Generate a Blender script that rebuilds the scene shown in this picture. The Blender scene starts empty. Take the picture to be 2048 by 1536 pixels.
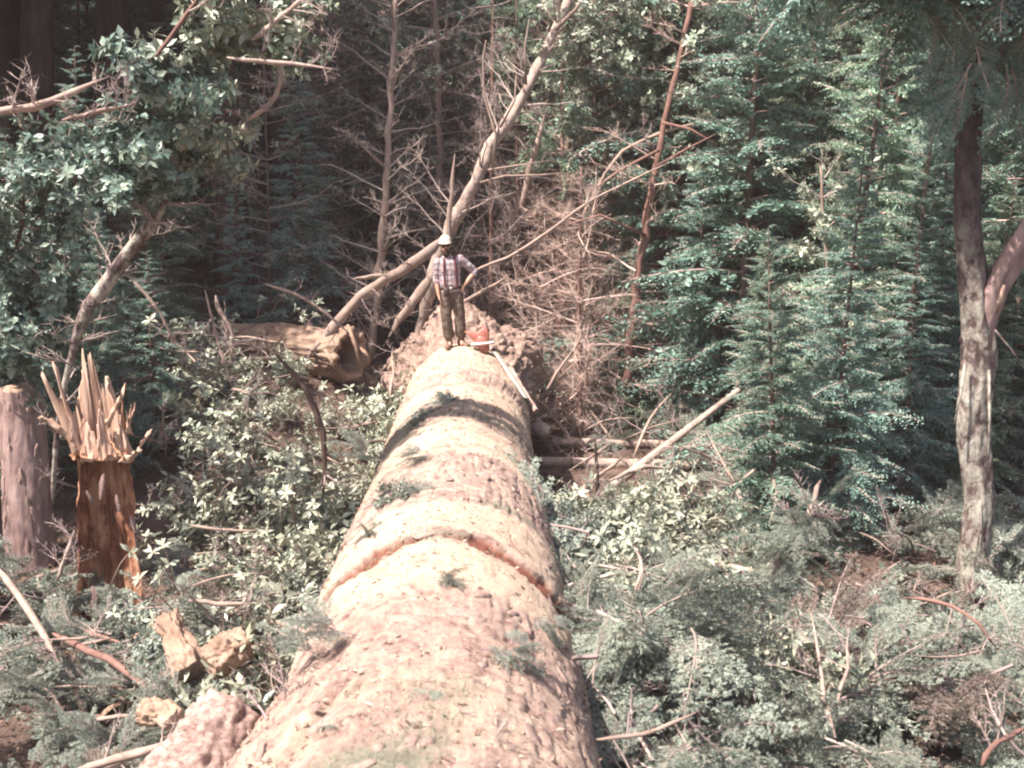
import bpy, math, random
import numpy as np
from mathutils import Vector, Matrix, Quaternion

sc = bpy.context.scene
COL = sc.collection
R = math.radians

# ------------------------------------------------------------------ camera
F = 2196.0                       # focal length in pixels of a 2048 wide frame
CZ = 4.57
PITCH = R(9.97)
cam_d = bpy.data.cameras.new('camera')
cam = bpy.data.objects.new('camera', cam_d)
COL.objects.link(cam)
cam.location = (0, 0, CZ)
cam.rotation_euler = (math.pi / 2 - PITCH, 0, 0)
cam_d.sensor_width = 36.0
cam_d.lens = 36.0 * F / 2048.0
cam_d.clip_start = 0.1
cam_d.clip_end = 600
cam_d.dof.use_dof = True
cam_d.dof.focus_distance = 16.0
cam_d.dof.aperture_fstop = 2.8
sc.camera = cam

# ------------------------------------------------------------------ light
TO_SUN = Vector((-0.45, -0.28, 0.85)).normalized()
w = bpy.data.worlds.new('World')
sc.world = w
w.use_nodes = True
nt = w.node_tree
nt.nodes.clear()
sky = nt.nodes.new('ShaderNodeTexSky')
sky.sky_type = 'NISHITA'
sky.sun_disc = False
sky.sun_elevation = math.asin(TO_SUN.z)
sky.sun_rotation = math.atan2(TO_SUN.x, TO_SUN.y)
sky.altitude = 300
sky.dust_density = 5.0
bg = nt.nodes.new('ShaderNodeBackground')
bg.inputs['Strength'].default_value = 0.085
wo = nt.nodes.new('ShaderNodeOutputWorld')
nt.links.new(sky.outputs[0], bg.inputs['Color'])
nt.links.new(bg.outputs[0], wo.inputs['Surface'])
sun_d = bpy.data.lights.new('sun', 'SUN')
sun_d.energy = 5.0
sun_d.angle = R(0.5)
sun_d.color = (1.0, 0.885, 0.80)
sun = bpy.data.objects.new('sun', sun_d)
COL.objects.link(sun)
sun.rotation_euler = TO_SUN.to_track_quat('Z', 'Y').to_euler()
sun.location = (-20, -5, 40)

sc.view_settings.view_transform = 'Standard'
sc.view_settings.look = 'None'
sc.view_settings.gamma = 1
sc.view_settings.exposure = 1.5
sc.render.engine = 'CYCLES'
sc.cycles.use_denoising = True
sc.cycles.max_bounces = 6
sc.cycles.diffuse_bounces = 3
sc.cycles.transmission_bounces = 3
sc.cycles.glossy_bounces = 2
sc.cycles.filter_width = 2.1

# ------------------------------------------------------------------ helpers
rng = np.random.default_rng(11)
rnd = random.Random(5)
CP, SP = math.cos(PITCH), math.sin(PITCH)


def at(px, py, Y):
    """world point on the sight line of a photograph pixel, at ground distance Y"""
    u, v = (px - 1024) / F, -(py - 768) / F
    dy = CP + v * SP
    dz = -SP + v * CP
    t = Y / dy
    return np.array((u * t, Y, CZ + dz * t))


def px_m(n, Y):
    return n * Y / F


def hash3(i, j, k, seed):
    h = (i * 374761393 + j * 668265263 + k * 1274126177 + seed * 974634533) & 0xffffffff
    h = ((h ^ (h >> 13)) * 1274126177) & 0xffffffff
    return ((h ^ (h >> 16)) & 0xffff) / 32767.5 - 1.0


def vnoise(p, seed=0):
    p = np.asarray(p, float)
    f = np.floor(p)
    i = f.astype(np.int64)
    t = p - f
    t = t * t * (3 - 2 * t)
    out = 0
    for a in (0, 1):
        for b in (0, 1):
            for c in (0, 1):
                wgt = (t[:, 0] if a else 1 - t[:, 0]) * (t[:, 1] if b else 1 - t[:, 1]) * (t[:, 2] if c else 1 - t[:, 2])
                out = out + wgt * hash3(i[:, 0] + a, i[:, 1] + b, i[:, 2] + c, seed)
    return out


def fbm(p, oct=4, seed=0, gain=0.5):
    p = np.asarray(p, float)
    a, s, o = 1.0, 0, 0
    for k in range(oct):
        o = o + a * vnoise(p * 2 ** k, seed + k)
        s += a
        a *= gain
    return o / s


def sstep(a, b, x):
    t = np.clip((x - a) / (b - a), 0, 1)
    return t * t * (3 - 2 * t)


def unit(v):
    v = np.asarray(v, float)
    return v / (np.linalg.norm(v, axis=-1, keepdims=True) + 1e-12)


class MB:
    def __init__(s):
        s.V, s.F, s.n = [], {}, 0
        s.attr = {}

    def add(s, V, F):
        V = np.asarray(V, float)
        s.V.append(V)
        for f in (F if isinstance(F, list) else [F]):
            f = np.asarray(f, np.int64)
            s.F.setdefault(f.shape[1], []).append(f + s.n)
        s.n += len(V)

    def tube(s, P, r, k=6, jit=0.0, cap=True, seed=0):
        P = np.asarray(P, float)
        n = len(P)
        r = np.broadcast_to(np.asarray(r, float), (n,))
        T = np.gradient(P, axis=0)
        T = unit(T)
        up = np.array((0, 0, 1.0)) if abs(T[0][2]) < 0.9 else np.array((1.0, 0, 0))
        A = np.zeros((n, 3))
        a = np.cross(T[0], up)
        a /= np.linalg.norm(a)
        for i in range(n):
            a = a - T[i] * a.dot(T[i])
            a /= np.linalg.norm(a) + 1e-12
            A[i] = a
        B = np.cross(T, A)
        th = np.arange(k) * 2 * math.pi / k
        rr = r[:, None] * np.ones((1, k))
        if jit:
            q = np.stack([np.repeat(np.arange(n) * 0.9, k), np.tile(np.cos(th) * 2, n), np.tile(np.sin(th) * 2, n)], 1)
            rr = rr * (1 + jit * vnoise(q + seed * 7.3, seed)).reshape(1, -1).reshape(n, k) if False else rr * (1 + jit * vnoise(q + seed * 7.3, seed).reshape(n, k))
        V = P[:, None] + rr[..., None] * (np.cos(th)[None, :, None] * A[:, None] + np.sin(th)[None, :, None] * B[:, None])
        V = V.reshape(-1, 3)
        i = np.arange(n - 1)[:, None] * k
        j = np.arange(k)[None]
        j2 = (j + 1) % k
        Fq = np.stack([i + j, i + j2, i + k + j2, i + k + j], -1).reshape(-1, 4)
        Fs = [Fq]
        if cap:
            V = np.vstack([V, P[:1], P[-1:]])
            c0, c1 = n * k, n * k + 1
            jj = np.arange(k)
            Fs.append(np.stack([np.full(k, c0), (jj + 1) % k, jj], 1))
            Fs.append(np.stack([np.full(k, c1), (n - 1) * k + jj, (n - 1) * k + (jj + 1) % k], 1))
        s.add(V, Fs)

    def kites(s, C, D, N, L, W, mid=0.45, fold=0.0):
        """leaf shaped blades, two faces hinged on the midrib"""
        C = np.asarray(C, float)
        n = len(C)
        if n == 0:
            return
        D = unit(D)
        S = unit(np.cross(D, N))
        N2 = np.cross(S, D)
        L = np.broadcast_to(L, (n,))[:, None]
        W = np.broadcast_to(W, (n,))[:, None]
        if fold:
            b = C
            t = C + D * L - N2 * L * fold * 0.8
            m = C + D * L * mid - N2 * W * fold
            r = C + D * L * mid + S * W / 2
            l = C + D * L * mid - S * W / 2
            V = np.stack([b, r, t, l, m], 1).reshape(-1, 3)
            o = np.arange(n)[:, None] * 5
            s.add(V, [o + np.array([[0, 1, 2, 4]]), o + np.array([[0, 4, 2, 3]])])
        else:
            V = np.stack([C, C + D * L * mid + S * W / 2, C + D * L, C + D * L * mid - S * W / 2], 1).reshape(-1, 3)
            s.add(V, np.arange(n * 4).reshape(-1, 4))

    def spikes(s, C, D, L, r):
        """fine twigs: three sided tapering prisms"""
        C = np.asarray(C, float)
        n = len(C)
        if n == 0:
            return
        D = unit(D)
        a = unit(np.cross(D, np.array((0.3, 0.5, 0.81))))
        b = np.cross(D, a)
        L = np.broadcast_to(L, (n,))[:, None]
        r = np.broadcast_to(r, (n,))[:, None]
        vs = [C + r * (math.cos(t) * a + math.sin(t) * b) for t in (0, 2.094, 4.189)]
        V = np.stack(vs + [C + D * L], 1).reshape(-1, 3)
        o = np.arange(n)[:, None] * 4
        s.add(V, np.concatenate([o + np.array([[0, 1, 3]]), o + np.array([[1, 2, 3]]), o + np.array([[2, 0, 3]])]))

    def box(s, c, h, rot=None):
        V = np.array([(x, y, z) for x in (-1, 1) for y in (-1, 1) for z in (-1, 1)], float) * np.asarray(h)
        if rot is not None:
            V = V @ np.asarray(rot).T
        s.add(V + np.asarray(c), np.array([(0, 1, 3, 2), (4, 6, 7, 5), (0, 4, 5, 1), (2, 3, 7, 6), (0, 2, 6, 4), (1, 5, 7, 3)]))

    def loft(s, rings):
        """rings: list of (center, rx, ry, yaw) horizontal ellipses, or explicit (k,3) arrays; capped"""
        k = 20
        th = np.arange(k) * 2 * math.pi / k
        V = []
        for q in rings:
            if isinstance(q, np.ndarray):
                V.append(q)
                continue
            c, rx, ry = q[:3]
            yaw = q[3] if len(q) > 3 else 0
            x, y = rx * np.cos(th), ry * np.sin(th)
            V.append(np.stack([c[0] + x * math.cos(yaw) - y * math.sin(yaw), c[1] + x * math.sin(yaw) + y * math.cos(yaw), np.full(k, c[2])], 1))
        n = len(V)
        k = len(V[0])
        cen = [V[0].mean(0), V[-1].mean(0)]
        A = np.vstack(V + [np.array(cen)])
        i = np.arange(n - 1)[:, None] * k
        j = np.arange(k)[None]
        j2 = (j + 1) % k
        jj = np.arange(k)
        s.add(A, [np.stack([i + j, i + j2, i + k + j2, i + k + j], -1).reshape(-1, 4),
                  np.stack([np.full(k, n * k), (jj + 1) % k, jj], 1),
                  np.stack([np.full(k, n * k + 1), (n - 1) * k + jj, (n - 1) * k + (jj + 1) % k], 1)])

    def verts(s):
        return np.vstack(s.V) if s.V else np.zeros((0, 3))

    def merge(s, o, M=None):
        V = o.verts()
        if M is not None:
            M = np.asarray(M)
            V = V @ M[:3, :3].T + M[:3, 3]
        base = s.n
        s.V.append(V)
        for k, fs in o.F.items():
            s.F.setdefault(k, []).extend(f + base for f in fs)
        s.n += len(V)

    def mesh(s, name, off=(0, 0, 0), smooth=False):
        me = bpy.data.meshes.new(name)
        V = s.verts() - np.asarray(off)
        me.vertices.add(len(V))
        me.vertices.foreach_set('co', V.astype(np.float32).ravel())
        loops, starts, st = [], [], 0
        for k, fs in s.F.items():
            f = np.concatenate(fs)
            loops.append(f.ravel())
            starts.append(st + np.arange(len(f)) * k)
            st += f.size
        loops = np.concatenate(loops).astype(np.int32)
        starts = np.concatenate(starts).astype(np.int32)
        me.loops.add(len(loops))
        me.loops.foreach_set('vertex_index', loops)
        me.polygons.add(len(starts))
        me.polygons.foreach_set('loop_start', starts)
        me.update(calc_edges=True)
        if smooth:
            me.polygons.foreach_set('use_smooth', np.ones(len(starts), bool))
        for a, d in s.attr.items():
            at_ = me.attributes.new(a, 'FLOAT', 'POINT')
            at_.data.foreach_set('value', np.asarray(d, np.float32))
        me.validate()
        return me


def props(o, label=None, cat=None, group=None, kind=None):
    for k, v in (('label', label), ('category', cat), ('group', group), ('kind', kind)):
        if v:
            o[k] = v
    return o


def thing(name, label, cat, loc=(0, 0, 0), group=None):
    o = bpy.data.objects.new(name, None)
    o.empty_display_size = 0.2
    COL.objects.link(o)
    o.location = tuple(float(v) for v in loc)
    return props(o, label, cat, group)


def root_loc(o):
    v = Vector((0, 0, 0))
    while o:
        v += o.location
        o = o.parent
    return v


def part(name, mb, mat, parent, label=None, kind=None, smooth=False, world=True):
    """mesh child; mb is in world coordinates when world is set, else already local to the parent"""
    me = mb if isinstance(mb, bpy.types.Mesh) else mb.mesh(name, root_loc(parent) if world else (0, 0, 0), smooth)
    if not me.materials:
        me.materials.append(mat)
    o = bpy.data.objects.new(name, me)
    COL.objects.link(o)
    o.parent = parent
    return props(o, label, None, None, kind)


def solo(name, mb, mat, label=None, cat=None, group=None, kind=None, smooth=False, loc=(0, 0, 0)):
    me = mb.mesh(name, loc, smooth)
    me.materials.append(mat)
    o = bpy.data.objects.new(name, me)
    o.location = tuple(float(v) for v in loc)
    COL.objects.link(o)
    return props(o, label, cat, group, kind)


def copy_tree(o, parent=None):
    c = o.copy()
    COL.objects.link(c)
    c.parent = parent
    for ch in list(o.children):
        copy_tree(ch, c)
    return c


# ------------------------------------------------------------------ materials
def mat(name):
    m = bpy.data.materials.new(name)
    m.use_nodes = True
    n = m.node_tree
    n.nodes.clear()
    out = n.nodes.new('ShaderNodeOutputMaterial')
    b = n.nodes.new('ShaderNodeBsdfPrincipled')
    n.links.new(b.outputs[0], out.inputs[0])
    return m, n, b, out


def ramp(n, fac, stops):
    r = n.nodes.new('ShaderNodeValToRGB')
    e = r.color_ramp.elements
    while len(e) < len(stops):
        e.new(0.5)
    for el, (p, c) in zip(e, stops):
        el.position = p
        el.color = (*c, 1)
    n.links.new(fac, r.inputs[0])
    return r.outputs[0]


def noise(n, scale, detail=5, rough=0.6, vec=None, dist=0):
    t = n.nodes.new('ShaderNodeTexNoise')
    t.inputs['Scale'].default_value = scale
    t.inputs['Detail'].default_value = detail
    t.inputs['Roughness'].default_value = rough
    t.inputs['Distortion'].default_value = dist
    if vec is not None:
        n.links.new(vec, t.inputs['Vector'])
    return t.outputs['Fac']


def coords(n, scale=(1, 1, 1), kind='Object'):
    tc = n.nodes.new('ShaderNodeTexCoord')
    mp = n.nodes.new('ShaderNodeMapping')
    mp.inputs['Scale'].default_value = scale
    n.links.new(tc.outputs[kind], mp.inputs[0])
    return mp.outputs[0]


def mixc(n, fac, a, b, mode='MIX'):
    m = n.nodes.new('ShaderNodeMix')
    m.data_type = 'RGBA'
    m.blend_type = mode
    for sock, v in ((m.inputs[0], fac), (m.inputs[6], a), (m.inputs[7], b)):
        if hasattr(v, 'is_output'):
            n.links.new(v, sock)
        elif isinstance(v, (int, float)):
            sock.default_value = v
        else:
            sock.default_value = (*v, 1)
    return m.outputs[2]


def math_(n, op, a, b=None, clamp=False):
    m = n.nodes.new('ShaderNodeMath')
    m.operation = op
    m.use_clamp = clamp
    for s_, v in ((m.inputs[0], a), (m.inputs[1], b)):
        if v is None:
            continue
        if hasattr(v, 'is_output'):
            n.links.new(v, s_)
        else:
            s_.default_value = v
    return m.outputs[0]


def bump(n, b, h, strength=0.5, dist=0.02):
    bp = n.nodes.new('ShaderNodeBump')
    bp.inputs['Strength'].default_value = strength
    bp.inputs['Distance'].default_value = dist
    n.links.new(h, bp.inputs['Height'])
    n.links.new(bp.outputs[0], b.inputs['Normal'])


def leaf_mat(name, stops, rough=0.45, spec=0.4, transl=0.25, objvar=0.25):
    m, n, b, out = mat(name)
    g = n.nodes.new('ShaderNodeNewGeometry')
    oi = n.nodes.new('ShaderNodeObjectInfo')
    nz = noise(n, 0.9, 2, vec=coords(n, kind='Object'))
    f = math_(n, 'ADD', math_(n, 'MULTIPLY', g.outputs['Random Per Island'], 0.62), math_(n, 'MULTIPLY', nz, 0.38), True)
    c = ramp(n, f, stops)
    hs = n.nodes.new('ShaderNodeHueSaturation')
    v = math_(n, 'ADD', math_(n, 'MULTIPLY', oi.outputs['Random'], objvar * 2), 1 - objvar)
    n.links.new(v, hs.inputs['Value'])
    h = math_(n, 'ADD', math_(n, 'MULTIPLY', oi.outputs['Random'], 0.05), 0.475)
    n.links.new(h, hs.inputs['Hue'])
    n.links.new(c, hs.inputs['Color'])
    c = hs.outputs[0]
    n.links.new(c, b.inputs['Base Color'])
    b.inputs['Roughness'].default_value = rough
    b.inputs['Specular IOR Level'].default_value = spec
    if transl:
        t = n.nodes.new('ShaderNodeBsdfTranslucent')
        n.links.new(c, t.inputs[0])
        mx = n.nodes.new('ShaderNodeMixShader')
        mx.inputs[0].default_value = transl
        n.links.new(b.outputs[0], mx.inputs[1])
        n.links.new(t.outputs[0], mx.inputs[2])
        n.links.new(mx.outputs[0], out.inputs[0])
    return m


def bark_mat(name, stops, scale=6.0, stretch=(1, 1, 0.25), bstr=0.6, bdist=0.02, fine=None):
    m, n, b, out = mat(name)
    v = coords(n, stretch)
    a = noise(n, scale, 6, 0.65, v, 0.4)
    p = noise(n, scale * 0.22, 3, 0.5, coords(n))
    c = ramp(n, math_(n, 'ADD', math_(n, 'MULTIPLY', a, 0.7), math_(n, 'MULTIPLY', p, 0.3)), stops)
    oi = n.nodes.new('ShaderNodeObjectInfo')
    hs = n.nodes.new('ShaderNodeHueSaturation')
    n.links.new(math_(n, 'ADD', math_(n, 'MULTIPLY', oi.outputs['Random'], 0.3), 0.85), hs.inputs['Value'])
    n.links.new(c, hs.inputs['Color'])
    n.links.new(hs.outputs[0], b.inputs['Base Color'])
    b.inputs['Roughness'].default_value = 0.85
    b.inputs['Specular IOR Level'].default_value = 0.2
    bump(n, b, a, bstr, bdist)
    return m


def plain(name, col, rough=0.6, spec=0.4, var=0.12, scale=30):
    m, n, b, out = mat(name)
    c = ramp(n, noise(n, scale, 3, vec=coords(n)), [(0.3, tuple(v * (1 - var) for v in col)), (0.7, tuple(min(1, v * (1 + var)) for v in col))])
    n.links.new(c, b.inputs['Base Color'])
    b.inputs['Roughness'].default_value = rough
    b.inputs['Specular IOR Level'].default_value = spec
    return m


M = {}
M['teal'] = leaf_mat('conifer_needles', [(0.12, (0.06, 0.12, 0.10)), (0.45, (0.15, 0.265, 0.22)), (0.85, (0.31, 0.43, 0.35))], 0.5, 0.35, 0.22)
M['teal_light'] = leaf_mat('conifer_needles_light', [(0.12, (0.075, 0.135, 0.10)), (0.45, (0.19, 0.30, 0.215)), (0.85, (0.37, 0.46, 0.33))], 0.5, 0.35, 0.22)
M['slash'] = leaf_mat('drying_fir_needles', [(0.12, (0.085, 0.12, 0.10)), (0.45, (0.20, 0.245, 0.205)), (0.85, (0.37, 0.40, 0.325))], 0.5, 0.4, 0.15)
M['salal'] = leaf_mat('waxy_shrub_leaves', [(0.1, (0.12, 0.155, 0.12)), (0.42, (0.27, 0.30, 0.23)), (0.85, (0.47, 0.47, 0.36))], 0.38, 0.6, 0.15)
M['bough'] = leaf_mat('green_bough_leaves', [(0.1, (0.05, 0.095, 0.078)), (0.45, (0.14, 0.215, 0.175)), (0.9, (0.31, 0.37, 0.29))], 0.42, 0.5, 0.2)
M['palel'] = leaf_mat('pale_tree_leaves', [(0.1, (0.10, 0.145, 0.11)), (0.45, (0.23, 0.285, 0.215)), (0.85, (0.45, 0.47, 0.36))], 0.42, 0.5, 0.2)
M['dryleaf'] = leaf_mat('dry_leaves', [(0.1, (0.10, 0.065, 0.05)), (0.5, (0.20, 0.13, 0.095)), (0.9, (0.34, 0.25, 0.17))], 0.7, 0.2, 0.1)
M['dryneedle'] = leaf_mat('brown_dead_needles', [(0.1, (0.09, 0.07, 0.058)), (0.5, (0.185, 0.15, 0.125)), (0.9, (0.31, 0.265, 0.22))], 0.7, 0.2, 0.1)
M['crumb'] = leaf_mat('bark_crumbs', [(0.1, (0.05, 0.026, 0.022)), (0.4, (0.17, 0.10, 0.085)), (0.6, (0.36, 0.25, 0.205)), (0.9, (0.52, 0.42, 0.33))], 0.85, 0.1, 0)
M['moss'] = leaf_mat('grey_green_moss', [(0.1, (0.10, 0.125, 0.085)), (0.5, (0.19, 0.22, 0.155)), (0.9, (0.30, 0.31, 0.22))], 0.8, 0.1, 0.1)
M['twig'] = leaf_mat('dead_brown_twigs', [(0.1, (0.20, 0.125, 0.115)), (0.4, (0.42, 0.29, 0.265)), (0.85, (0.60, 0.46, 0.42))], 0.8, 0.15, 0)
M['twig_grey'] = leaf_mat('dead_grey_twigs', [(0.1, (0.14, 0.105, 0.10)), (0.5, (0.30, 0.235, 0.22)), (0.9, (0.48, 0.40, 0.37))], 0.8, 0.15, 0)
M['bark'] = bark_mat('rough_brown_bark', [(0.28, (0.08, 0.045, 0.042)), (0.5, (0.27, 0.185, 0.17)), (0.75, (0.45, 0.34, 0.315))], 9, (1, 1, 0.22), 0.9, 0.03)
M['bark_dark'] = bark_mat('dark_bark', [(0.25, (0.03, 0.02, 0.018)), (0.5, (0.075, 0.05, 0.042)), (0.75, (0.15, 0.11, 0.09))], 8, (1, 1, 0.2), 0.9, 0.03)
M['pale'] = bark_mat('pale_barkless_wood', [(0.3, (0.15, 0.105, 0.095)), (0.46, (0.33, 0.26, 0.225)), (0.70, (0.52, 0.43, 0.37))], 7, (1, 1, 0.6), 0.8, 0.025)
M['stick'] = bark_mat('branch_bark', [(0.2, (0.12, 0.08, 0.07)), (0.5, (0.30, 0.225, 0.19)), (0.8, (0.48, 0.38, 0.32))], 8, (1, 1, 0.6), 0.4, 0.01)
M['stick_red'] = bark_mat('red_brown_branch_bark', [(0.2, (0.085, 0.045, 0.038)), (0.5, (0.20, 0.115, 0.095)), (0.8, (0.36, 0.22, 0.175))], 8, (1, 1, 0.6), 0.4, 0.01)
M['raw'] = bark_mat('splintered_raw_wood', [(0.28, (0.17, 0.075, 0.05)), (0.45, (0.38, 0.25, 0.185)), (0.70, (0.54, 0.41, 0.33))], 12, (1, 1, 0.07), 0.7, 0.02)
M['rot'] = bark_mat('rotten_tan_wood', [(0.30, (0.09, 0.045, 0.032)), (0.46, (0.26, 0.175, 0.13)), (0.70, (0.40, 0.295, 0.225))], 5, (0.35, 1, 1), 0.8, 0.03)
M['mossbark'] = bark_mat('lichen_covered_bark', [(0.36, (0.035, 0.026, 0.025)), (0.46, (0.14, 0.10, 0.095)), (0.52, (0.30, 0.275, 0.235)), (0.68, (0.50, 0.485, 0.42))], 9, (1, 1, 0.6), 1.0, 0.04)
M['stem'] = bark_mat('conifer_stem_bark', [(0.25, (0.05, 0.036, 0.032)), (0.5, (0.12, 0.09, 0.08)), (0.75, (0.22, 0.175, 0.155))], 9, (1, 1, 0.3), 0.7, 0.02)
def lichen_shade_mat():
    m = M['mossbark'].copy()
    m.name = 'lichen_bark_with_painted_shade'
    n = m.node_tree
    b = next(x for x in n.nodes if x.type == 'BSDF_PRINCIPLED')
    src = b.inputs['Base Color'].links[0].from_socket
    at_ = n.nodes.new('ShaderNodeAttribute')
    at_.attribute_name = 'lichen'  # 1 = lichen bark, 0 = painted canopy shade
    dark = ramp(n, noise(n, 12, 5, 0.7, coords(n, (1, 1, 0.4))), [(0.35, (0.025, 0.018, 0.018)), (0.55, (0.085, 0.06, 0.058)), (0.72, (0.17, 0.125, 0.115))])  # canopy shade painted into the bark colour of the upper trunk
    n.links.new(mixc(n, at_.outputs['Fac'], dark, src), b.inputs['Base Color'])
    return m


M['lichen_trunk'] = lichen_shade_mat()
M['plate'] = bark_mat('loose_bark_plate', [(0.34, (0.10, 0.05, 0.045)), (0.49, (0.32, 0.225, 0.195)), (0.66, (0.50, 0.39, 0.335))], 26, (1, 1, 1), 0.6, 0.012)


def duff():
    m, n, b, out = mat('forest_floor')
    v = coords(n)
    c = ramp(n, noise(n, 2.5, 8, 0.7, v), [(0.3, (0.035, 0.022, 0.018)), (0.5, (0.10, 0.066, 0.052)), (0.68, (0.20, 0.14, 0.115)), (0.8, (0.13, 0.13, 0.095))])
    n.links.new(c, b.inputs['Base Color'])
    b.inputs['Roughness'].default_value = 0.95
    bump(n, b, noise(n, 14, 6, 0.7, v), 1.0, 0.05)
    return m


M['duff'] = duff()


def log_mat(name='giant_log_bark'):
    m, n, b, out = mat(name)
    v = coords(n)
    big = noise(n, 1.6, 4, 0.6, v, 0.5)
    med = noise(n, 7, 6, 0.7, v, 0.6)
    fine = noise(n, 48, 7, 0.8, coords(n, (1, 0.45, 1)), 0.8)
    rough = ramp(n, math_(n, 'ADD', math_(n, 'MULTIPLY', med, 0.6), math_(n, 'MULTIPLY', fine, 0.4)),
                 [(0.35, (0.06, 0.03, 0.027)), (0.41, (0.25, 0.155, 0.135)), (0.48, (0.37, 0.262, 0.22)), (0.60, (0.51, 0.395, 0.325))])
    smooth = ramp(n, math_(n, 'ADD', math_(n, 'MULTIPLY', med, 0.5), math_(n, 'MULTIPLY', fine, 0.5)),
                  [(0.33, (0.15, 0.082, 0.062)), (0.39, (0.43, 0.315, 0.24)), (0.54, (0.57, 0.445, 0.345))])
    ab = n.nodes.new('ShaderNodeAttribute')
    ab.attribute_name = 'band'
    ac = n.nodes.new('ShaderNodeAttribute')
    ac.attribute_name = 'crack'
    am = n.nodes.new('ShaderNodeAttribute')
    am.attribute_name = 'mossy'
    fb = math_(n, 'MULTIPLY', math_(n, 'SUBTRACT', math_(n, 'ADD', math_(n, 'MULTIPLY', ab.outputs['Fac'], 0.55), math_(n, 'ADD', math_(n, 'MULTIPLY', big, 1.15), math_(n, 'MULTIPLY', med, 0.5))), 1.0), 3.0, True)
    c = mixc(n, fb, rough, smooth)
    fm = math_(n, 'MULTIPLY', math_(n, 'SUBTRACT', math_(n, 'ADD', math_(n, 'MULTIPLY', am.outputs['Fac'], 0.5), math_(n, 'ADD', math_(n, 'MULTIPLY', big, 0.55), math_(n, 'MULTIPLY', fine, 0.45))), 0.80), 4.0, True)
    moss = ramp(n, fine, [(0.3, (0.10, 0.12, 0.085)), (0.7, (0.25, 0.26, 0.20))])
    c = mixc(n, math_(n, 'MULTIPLY', fm, 0.75), c, moss)
    red = ramp(n, med, [(0.3, (0.13, 0.042, 0.028)), (0.7, (0.27, 0.11, 0.075))])
    c = mixc(n, ac.outputs['Fac'], c, red)
    n.links.new(c, b.inputs['Base Color'])
    b.inputs['Roughness'].default_value = 0.9
    b.inputs['Specular IOR Level'].default_value = 0.15
    fib = noise(n, 22, 8, 0.8, coords(n, (1, 0.35, 1)), 1.5)
    bump(n, b, math_(n, 'ADD', fib, math_(n, 'MULTIPLY', fine, 0.9)), 0.9, 0.022)
    return m


M['log'] = log_mat()


# ------------------------------------------------------------------ ground
def gz(x, y):
    x = np.asarray(x, float)
    y = np.asarray(y, float)
    z = 1.45 * sstep(-0.9, -3.6, x) * sstep(11.0, 19.0, y)
    z = z + 0.42 * np.maximum(0, y - 22.5) * sstep(22.5, 30, y)
    q = np.stack([np.ravel(x) * 0.35, np.ravel(y) * 0.35, np.zeros(x.size)], 1)
    z = z + 0.22 * fbm(q, 3, 3).reshape(x.shape)
    return z


def gz1(x, y):
    return float(gz(np.array([x]), np.array([y]))[0])


def graded(a, b, inner0, inner1, step, grow):
    out = list(np.arange(inner0, inner1, step))
    s, p = step, inner1
    while p < b:
        out.append(p)
        s *= grow
        p += s
    out.append(b)
    s, p = step, inner0 - step
    while p > a:
        out.insert(0, p)
        s *= grow
        p -= s
    out.insert(0, a)
    return np.array(out)


xs = graded(-180, 180, -16, 18, 0.3, 1.25)
ys = graded(-60, 220, 2, 40, 0.3, 1.25)
X, Y = np.meshgrid(xs, ys)
Z = gz(X, Y)
Z = Z + 0.05 * fbm(np.stack([X.ravel() * 2, Y.ravel() * 2, X.ravel() * 0], 1), 3, 9).reshape(X.shape)
g = MB()
nx, ny = len(xs), len(ys)
i, j = np.meshgrid(np.arange(nx - 1), np.arange(ny - 1))
a = (j * nx + i).ravel()
g.add(np.stack([X.ravel(), Y.ravel(), Z.ravel()], 1), np.stack([a, a + 1, a + nx + 1, a + nx], 1))
solo('ground', g, M['duff'], kind='structure', smooth=True)

# ------------------------------------------------------------------ the giant log
LOG_R = 1.0


def base_r(s):
    return 1.03 - 0.016 * np.clip(s - 8.5, 0, 9)


def axis_z(s):
    return 2.10 - base_r(s)


def axis_x(s):
    return (971 - 1024) / F * s / CP - 0.327


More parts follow.
